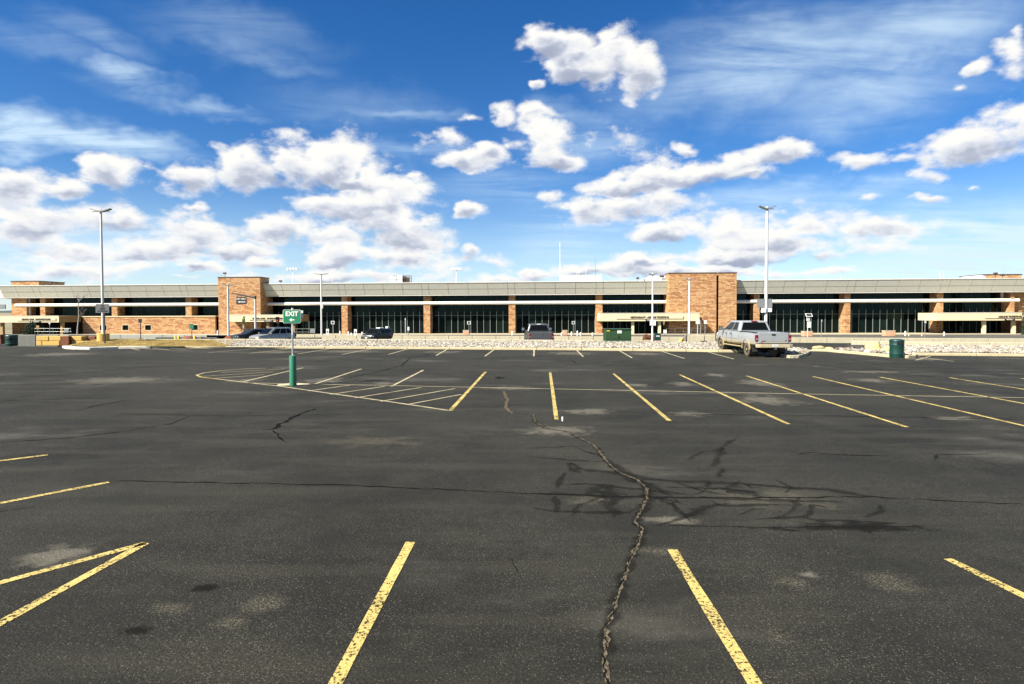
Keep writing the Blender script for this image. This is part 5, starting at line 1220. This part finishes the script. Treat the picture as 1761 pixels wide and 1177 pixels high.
def wheel(t, x, y, r, w, rim, side, tyre=RUB, name='wheel'):
    """side +1: outer face towards +x"""
    wt = MB(); prof = [(r*.60, -w/2), (r*.93, -w/2), (r, -w/2+.04), (r, w/2-.04), (r*.93, w/2), (r*.60, w/2)]
    n = 28; vs = [(k_, q*math.cos(2*math.pi*i/n), q*math.sin(2*math.pi*i/n)) for q, k_ in prof for i in range(n)]
    L = len(prof); fs = [(k*n+i, k*n+(i+1) % n, ((k+1) % L)*n+(i+1) % n, ((k+1) % L)*n+i) for k in range(L) for i in range(n)]
    wt.add(vs, fs); o = wt.build('wheel', tyre, t, smooth=True); o.location = (x, y, r)
    rb = MB(); s = side
    rb.cyl((-w*.3*s, 0, 0), (w*.10*s, 0, 0), r*.61, n=24); 
    ri = rb.build('rim', PLAST, o)
    sp = MB()
    for i in range(8):
        a = i*math.pi/4; c_, s_ = math.cos(a), math.sin(a); q = []
        for (rr_, tt_) in ((.12*r, -.07*r), (.58*r, -.10*r), (.58*r, .10*r), (.12*r, .07*r)): q.append((rr_*c_-tt_*s_, rr_*s_+tt_*c_))
        sp.prism(q, w*.12*s, w*.34*s, 'x')
    sp.cyl((w*.1*s, 0, 0), (w*.48*s, 0, 0), r*.20, r*.15, n=16)
    sp.build('spokes', rim, o)
    ring = MB(); prof = [(r*.54, .10*w), (r*.63, .10*w), (r*.64, .46*w), (r*.57, .46*w)]
    vs = [(k_*s, q*math.cos(2*math.pi*i/n), q*math.sin(2*math.pi*i/n)) for q, k_ in prof for i in range(n)]
    fs = [(k*n+i, k*n+(i+1) % n, ((k+1) % 4)*n+(i+1) % n, ((k+1) % 4)*n+i) for k in range(4) for i in range(n)]
    ring.add(vs, fs).build('rim_ring', rim, o, smooth=True); return o
def frustum(yb0, yb1, yt0, yt1, wb, wt, zb, zt, wt0=None):
    """greenhouse corner points: rear/front bottom y, rear/front top y, half widths"""
    return {'rb': yb0, 'fb': yb1, 'rt': yt0, 'ft': yt1, 'wb': wb, 'wt': wt, 'zb': zb, 'zt': zt}
def gpoint(g_, side, u, v):
    """point on a greenhouse face. side: 'L','R' u along y rear->front; 'F','B' u across; v up"""
    yb = lambda u: g_['rb']+(g_['fb']-g_['rb'])*u; yt = lambda u: g_['rt']+(g_['ft']-g_['rt'])*u
    z = g_['zb']+(g_['zt']-g_['zb'])*v; w = g_['wb']+(g_['wt']-g_['wb'])*v
    if side in 'LR': return Vector(((-w if side == 'L' else w), yb(u)*(1-v)+yt(u)*v, z))
    y = (g_['fb']*(1-v)+g_['ft']*v) if side == 'F' else (g_['rb']*(1-v)+g_['rt']*v)
    return Vector((-w+2*w*u, y, z))
def gwin(g_, side, quad, name, parent, m=None, off=.012):
    ps = [gpoint(g_, side, u, v) for u, v in quad]; nrm = (ps[1]-ps[0]).cross(ps[2]-ps[0]).normalized()
    c = Vector((0, (g_['rb']+g_['fb'])/2, (g_['zb']+g_['zt'])/2))
    if nrm.dot(ps[0]-c) < 0: nrm = -nrm
    n = len(ps); vs = [p+nrm*off for p in ps]+[p-nrm*.01 for p in ps]
    return MB().add(vs, [tuple(range(n)), tuple(range(n, 2*n))[::-1]]+[(i, n+i, n+(i+1) % n, (i+1) % n) for i in range(n)]).build(name, m or CGL, parent)
def hull(g_, name, m, parent, crown=.04, bevel=.07):
    P_ = [gpoint(g_, s, u, v) for s, u, v in (('L',0,0),('R',0,0),('R',1,0),('L',1,0),('L',0,1),('R',0,1),('R',1,1),('L',1,1))]
    return MB().add([tuple(p) for p in P_], [(0,3,2,1),(4,5,6,7),(0,1,5,4),(1,2,6,5),(2,3,7,6),(3,0,4,7)]).build(name, m, parent, bevel=bevel, seg=3, smooth=True)
def ring_half(w, z0, z1, belt, tuck=.07, r=.10):
    """half body section: sill, lower flank, shoulder"""
    return [(0, z0), (w-tuck-.05, z0), (w-tuck*.35, z0+.10), (w, z0+(belt-z0)*.45), (w-.015, belt), (w-.07, z1-.02), (w-.20, z1), (0, z1+.012)]

def pickup(name, label, loc, rz, paint, rim, tyre, lower, glass_rear=True, plate=True, lifted=0.0, detail=True):
    t = thing(name, label, 'pickup truck', loc, rz); dz = lifted
    # --- front clip and doors (one shell), y 1.30 .. 5.28
    A = 1.0
    st = []
    for y, w, z0, z1, bl in [(1.28,1.0,.60,1.36,1.12), (2.0,1.0,.58,1.37,1.12), (3.2,1.0,.58,1.38,1.12), (3.95,1.0,.60,1.38,1.12), (4.2,.99,.62,1.40,1.10), (5.0,.97,.66,1.34,1.06), (5.28,.93,.70,1.22,1.0)]:
        st.append((y, ring_half(w, z0+dz, z1+dz, bl+dz)))
    body = loft(st, 'cab_body', paint, t)
    cutters(body, [((-1.2, 4.37, .41), (1.2, 4.37, .41), .53)])
    # --- bed, open on top
    zt = 1.36+dz; st = []
    for y, w in [(-1.22, .985), (-1.0, 1.0), (-.6, 1.03), (0, 1.05), (.6, 1.03), (1.0, 1.0), (1.24, 1.0)]:
        st.append((y, ring_half(w, .62+dz, zt, 1.12+dz, r=.05)))
    bed = loft(st, 'bed', paint, t)
    cu = MB().box(-.82, .82, -1.16, 1.18, .80+dz, 2.2); cob = bpy.data.objects.new('cut', cu.mesh('cut')); COL.objects.link(cob)
    md = bed.modifiers.new('b', 'BOOLEAN'); md.object = cob; md.operation = 'DIFFERENCE'; md.solver = 'EXACT'
    dg = bpy.context.evaluated_depsgraph_get(); bed.data = bpy.data.meshes.new_from_object(bed.evaluated_get(dg)); bed.modifiers.clear(); bpy.data.objects.remove(cob)
    cutters(bed, [((-1.2, 0, .43), (1.2, 0, .43), .54)])
    for s in (-1, 1): MB().box(s*.84, s*.99, -1.18, 1.2, zt+.002, zt+.03).build('bed_rail', PLAST, t, bevel=.01)
    for s in (-1, 1):
        for yy in (0, 4.37):
            b = MB(); n = 14; r0, r1 = .53, .60; w = 1.055 if yy == 0 else 1.01
            pl = [(yy+r0*math.cos(math.pi*i/n), .42+dz*.4+r0*math.sin(math.pi*i/n)) for i in range(n+1)]+[(yy+r1*math.cos(math.pi*i/n), .42+dz*.4+r1*math.sin(math.pi*i/n)) for i in range(n, -1, -1)]
            b.prism(pl, s*(w-.05), s*(w+.012), 'x').build('wheel_arch', lower, t, smooth=False)
            MB().cyl((s*.55, yy, .44), (s*.98, yy, .44), .52, n=22).build('wheel_well', BLACK, t)
    # tailgate
    tg = MB().box(-.82, .82, -1.265, -1.2, .78+dz, zt+.005).build('tailgate', paint, t, bevel=.02)
    MB().box(-.70, .70, -1.272, -1.262, .90+dz, 1.16+dz).build('tailgate_panel', paint, tg, bevel=.008)
    MB().prism([(-.12,1.255+dz),(-.09,1.21+dz),(.09,1.21+dz),(.12,1.255+dz),(.09,1.30+dz),(-.09,1.30+dz)], -1.285, -1.262, 'y').build('tailgate_handle', PLAST, tg)
    for s in (-1, 1):
        lm = MB().box(s*.83, s*.985, -1.262, -1.14, .90+dz, 1.24+dz).build('tail_lamp', TAIL, t, bevel=.02); MB().box(s*.85, s*.965, -1.27, -1.255, .98+dz, 1.05+dz).build('reversing_lamp', GREYS, lm)
    # bumper
    MB().prism([(-.99,-1.26),(-.99,-1.44),(-.80,-1.50),(.80,-1.50),(.99,-1.44),(.99,-1.26)], .55+dz, .74+dz, 'z').build('rear_bumper', MUDCH if paint is SILV else GREYP, t, bevel=.03)
    MB().prism([(-.96,-1.27),(-.96,-1.42),(-.78,-1.47),(.78,-1.47),(.96,-1.42),(.96,-1.27)], .742+dz, .775+dz, 'z').build('bumper_step', PLAST, t)
    if plate:
        pl = MB().box(-.155, .155, -1.512, -1.502, .60+dz, .735+dz).build('number_plate', WHITE, t); 
        for i in range(5): MB().box(-.12+i*.05, -.09+i*.05, -1.516, -1.5125, .635+dz, .70+dz).build('plate_mark', GREYS, pl)
    MB().box(-.05, .05, -1.62, -1.40, .44+dz, .52+dz).build('tow_hitch', PLAST, t); MB().cyl((0,-1.6,.50+dz), (0,-1.6,.60+dz), .03, n=8).build('tow_ball', CHROME, t)
    # greenhouse
    gh = frustum(1.30, 4.12, 1.52, 3.15, .96, .77, 1.37+dz, 1.98+dz)
    cab = hull(gh, 'cab_roof', paint, t, bevel=.08)
    for s in 'LR':
        gwin(gh, s, [(.10,.10),(.42,.10),(.40,.84),(.13,.84)], 'side_window', cab); gwin(gh, s, [(.46,.10),(.74,.10),(.74,.84),(.46,.84)], 'side_window', cab); gwin(gh, s, [(.765,.10),(.93,.10),(.84,.84),(.765,.84)], 'side_window', cab)
    gwin(gh, 'F', [(.05,.08),(.95,.08),(.93,.88),(.07,.88)], 'windscreen', cab); gwin(gh, 'B', [(.075,.10),(.925,.10),(.90,.84),(.10,.84)], 'rear_window', cab)
    MB().box(-.17, .17, 1.44, 1.50, 1.93+dz, 1.985+dz).build('high_brake_lamp', TAIL if detail else WHITE, cab)
    for s in (-1, 1):
        a = 'R' if s > 0 else 'L'
        for yy in (2.42, 3.28, 4.02): MB().box(s*.996, s*1.004, yy, yy+.014, .66+dz, 1.34+dz).build('door_gap', BLACK, t)
        for yy in (2.60, 3.42): MB().box(s*1.0, s*1.03, yy-.10, yy+.06, 1.18+dz, 1.23+dz).build('door_handle', PLAST, t, bevel=.01)
        MB().box(s*.985, s*1.014, 1.5, 3.9, .93+dz, .985+dz).build('side_moulding', lower, t, bevel=.006)
        mr = MB().box(s*1.06, s*1.30, 3.78, 3.90, 1.36+dz, 1.62+dz).build('wing_mirror', PLAST, t, bevel=.03); MB().box(s*.95, s*1.10, 3.82, 3.87, 1.40+dz, 1.46+dz).build('mirror_arm', PLAST, mr); MB().box(s*1.08, s*1.28, 3.774, 3.779, 1.39+dz, 1.59+dz).build('mirror_glass', CHROME, mr)
        MB().box(s*.84, s*1.0, 1.0, 3.85, .47+dz, .52+dz).build('running_board', TAND if paint is SILV else PLAST, t, bevel=.015)
        MB().box(s*.78, s*.93, 5.22, 5.31, .95+dz, 1.17+dz).build('headlight', HEADL, t, bevel=.02)
        MB().box(s*.62, s*.92, -.62, -.60, .30, .62+dz).build('mud_flap', PLAST, t)
        wheel(t, s*.86, 0, .41, .27, rim, s, tyre); wheel(t, s*.86, 4.37, .41, .27, rim, s, tyre)
    MB().box(-.74, .74, 5.26, 5.32, .86+dz, 1.16+dz).build('grille', PLAST, t); MB().box(-.97, .97, 5.30, 5.50, .55+dz, .78+dz).build('front_bumper', CHROME, t, bevel=.04)
    b = MB()
    for s in (-1, 1): b.cyl((s*.78, 5.56, .55+dz), (s*.78, 5.56, 1.26+dz), .035, n=8); b.cyl((s*.96, 5.5, .62+dz), (s*.96, 5.44, 1.16+dz), .03, n=8)
    for z in (.70, .98, 1.26): b.cyl((-.96, 5.52, z+dz), (.96, 5.52, z+dz), .03, n=8)
    b.build('bull_bar', PLAST, t)
    b = MB(); b.box(-.45, -.32, -1.1, 5.2, .48+dz, .60+dz); b.box(.32, .45, -1.1, 5.2, .48+dz, .60+dz); b.cyl((-.75,0,.42), (.75,0,.42), .07, n=10); b.cyl((-.75,4.37,.42), (.75,4.37,.42), .06, n=10); b.cyl((0,-.1,.30), (0,.15,.55), .17, n=12); b.build('chassis', PLAST, t)
    return t
zt_ = pickup('pickup_truck', 'silver crew-cab pickup with muddy flanks parked nose to the rock bed', (14.38, 34.3, 0.0), math.radians(-.5), SILV, TAND, MUDRUB, SILV, lifted=.02)
tg = [o for o in bpy.data.objects if o.name.startswith('tailgate') and o.parent == zt_][0]
for x, w, h_, z in ((-.66, .22, .035, .905), (.62, .10, .04, .925)): MB().box(x, x+w, -1.278, -1.266, z, z+h_).build('badge', PLAST, tg)
MB().box(-.70, -.60, -1.278, -1.266, .845, .87).build('badge', RED, tg)
pz_ = P(930, 586, 47.5)
zt_ = pickup('pickup_truck', 'dark grey pickup seen from behind, half hidden by the low wall', (pz_.x, 48.4, zlow(pz_.x, 49)+.02), math.radians(2), GREYP, CHROME, RUB, GREYP, plate=False, detail=False)
tg = [o for o in bpy.data.objects if o.name.startswith('tailgate') and o.parent == zt_][0]
b = MB(); b.add([(-.12,-1.29,1.22),(.06,-1.29,1.30),(.14,-1.29,1.30),(-.02,-1.29,1.22),(-.06,-1.29,1.10),(.10,-1.29,1.18),(.02,-1.29,1.10),(-.14,-1.29,1.10)], [(0,3,2,1),(7,6,5,4)]).build('badge', CHROME, tg)

def suv(name, label, cat, loc, rz, paint, L=4.6, W=.92, H=1.66, hood=.98, belt=1.0, boxy=0.0, roof_load=False):
    """front faces local -Y so that rz = 0 looks at the camera"""
    t = thing(name, label, cat, loc, rz); f, r = -L*.5, L*.5; wb = L*.29
    st = []
    for y, w, z0, z1, bl in [(f, W*.72, .36, hood-.32, .62), (f+.10, W*.86, .28, hood-.16, .66), (f+.35, W*.95, .24, hood-.06, .70), (f+1.0, W, .22, hood+.03, .74), (f+1.35, W, .22, belt+.02, .76), (0, W, .22, belt+.03, .78), (r-.8, W, .24, belt+.05, .8), (r-.2, W*.96, .30, belt+.03, .8), (r, W*.90, .42, belt-.06, .76)]:
        st.append((y, ring_half(w, z0, z1, bl, tuck=.06)))
    body = loft(st, 'body', paint, t); cutters(body, [((-1.2, -wb, .34), (1.2, -wb, .34), .39), ((-1.2, wb, .34), (1.2, wb, .34), .39)])
    fb, ft = f+1.05+.05*boxy, f+1.95-.45*boxy
    gh = frustum(r-.06, fb, r-.50+.3*boxy, ft, W-.05, W-.24+.08*boxy, belt, H)
    cab = hull(gh, 'cab_roof', paint, t, bevel=.09)
    for s in 'LR':
        gwin(gh, s, [(.10,.14),(.30,.14),(.32,.80),(.17,.80)], 'side_window', cab); gwin(gh, s, [(.33,.12),(.58,.12),(.58,.82),(.35,.82)], 'side_window', cab); gwin(gh, s, [(.61,.12),(.90,.12),(.84,.82),(.61,.82)], 'side_window', cab)
    gwin(gh, 'F', [(.05,.06),(.95,.06),(.93,.90),(.07,.90)], 'windscreen', cab); gwin(gh, 'B', [(.08,.2),(.92,.2),(.90,.86),(.10,.86)], 'rear_window', cab)
    for s in (-1, 1):
        mr = MB().box(s*(W+.01), s*(W+.18), fb+.25, fb+.36, belt+.02, belt+.17).build('wing_mirror', paint, t, bevel=.03)
        MB().prism([(s*W*.50, f+.02), (s*W*.90, f+.16), (s*W*.93, f+.42), (s*W*.66, f+.12)], hood-.34, hood-.20, 'z').build('headlight', HEADL, t)
        MB().box(s*W*.80, s*W*.96, r-.12, r+.01, .72, .95).build('tail_lamp', TAIL, t, bevel=.02)
        for yy in (fb+.35, fb+1.30, r-1.25): MB().box(s*(W-.004), s*(W+.004), yy, yy+.014, .40, belt).build('door_gap', BLACK, t)
        for yy in (fb+1.18, fb+2.1): MB().box(s*(W-.005), s*(W+.025), yy-.1, yy+.06, .82, .86).build('door_handle', paint, t)
        MB().box(s*(W-.05), s*(W+.01), -wb+.4, wb-.4, .22, .36).build('sill_trim', PLAST, t)
        for yy in (-wb, wb): wheel(t, s*(W-.11), yy, .34, .22, CHROME, s)
        MB().cyl((s*(W-.30), -.3, H+.03), (s*(W-.30), r-.8, H+.03), .02, n=6).build('roof_rail', CHROME, cab)
    MB().box(-W*.48, W*.48, f-.015, f+.05, hood-.44, hood-.26).build('grille', PLAST, t, bevel=.01); MB().box(-W*.40, W*.40, f-.025, f-.005, hood-.36, hood-.33).build('grille_bar', CHROME, t)
    MB().box(-W*.62, W*.62, f-.01, f+.06, .30, .44).build('lower_intake', PLAST, t); MB().box(-.15, .15, f-.03, f-.012, .46, .56).build('number_plate', WHITE, t)
    if roof_load: MB().box(-.28, .28, .2, 1.0, H+.02, H+.12).build('roof_cargo', WHITE, t, bevel=.03); MB().box(.35, .68, 1.2, 1.6, H+.0, H+.22).build('roof_cargo', WHITE, t, bevel=.03)
    return t
q = P(465, 580, 59); suv('parked_car', 'silver compact SUV angled to the left behind the low wall', 'car', (q.x, 59.5, zlow(q.x, 59)), math.radians(-34), SILV2, L=4.3, W=.88, H=1.64)
q = P(425, 580, 66); suv('parked_car', 'black car with a pale bonnet mostly hidden behind the silver SUV', 'car', (q.x, 67.5, zlow(q.x, 66)), math.radians(-45), BLKP, L=4.3, H=1.42, belt=.92, hood=.92)
q = P(645, 580, 69); suv('parked_car', 'black boxy SUV with a white roof load behind the low wall', 'car', (q.x, 70, zlow(q.x, 70)), math.radians(-22), BLKP, L=4.2, W=.90, H=1.50, hood=.95, belt=.98, boxy=.9, roof_load=True)
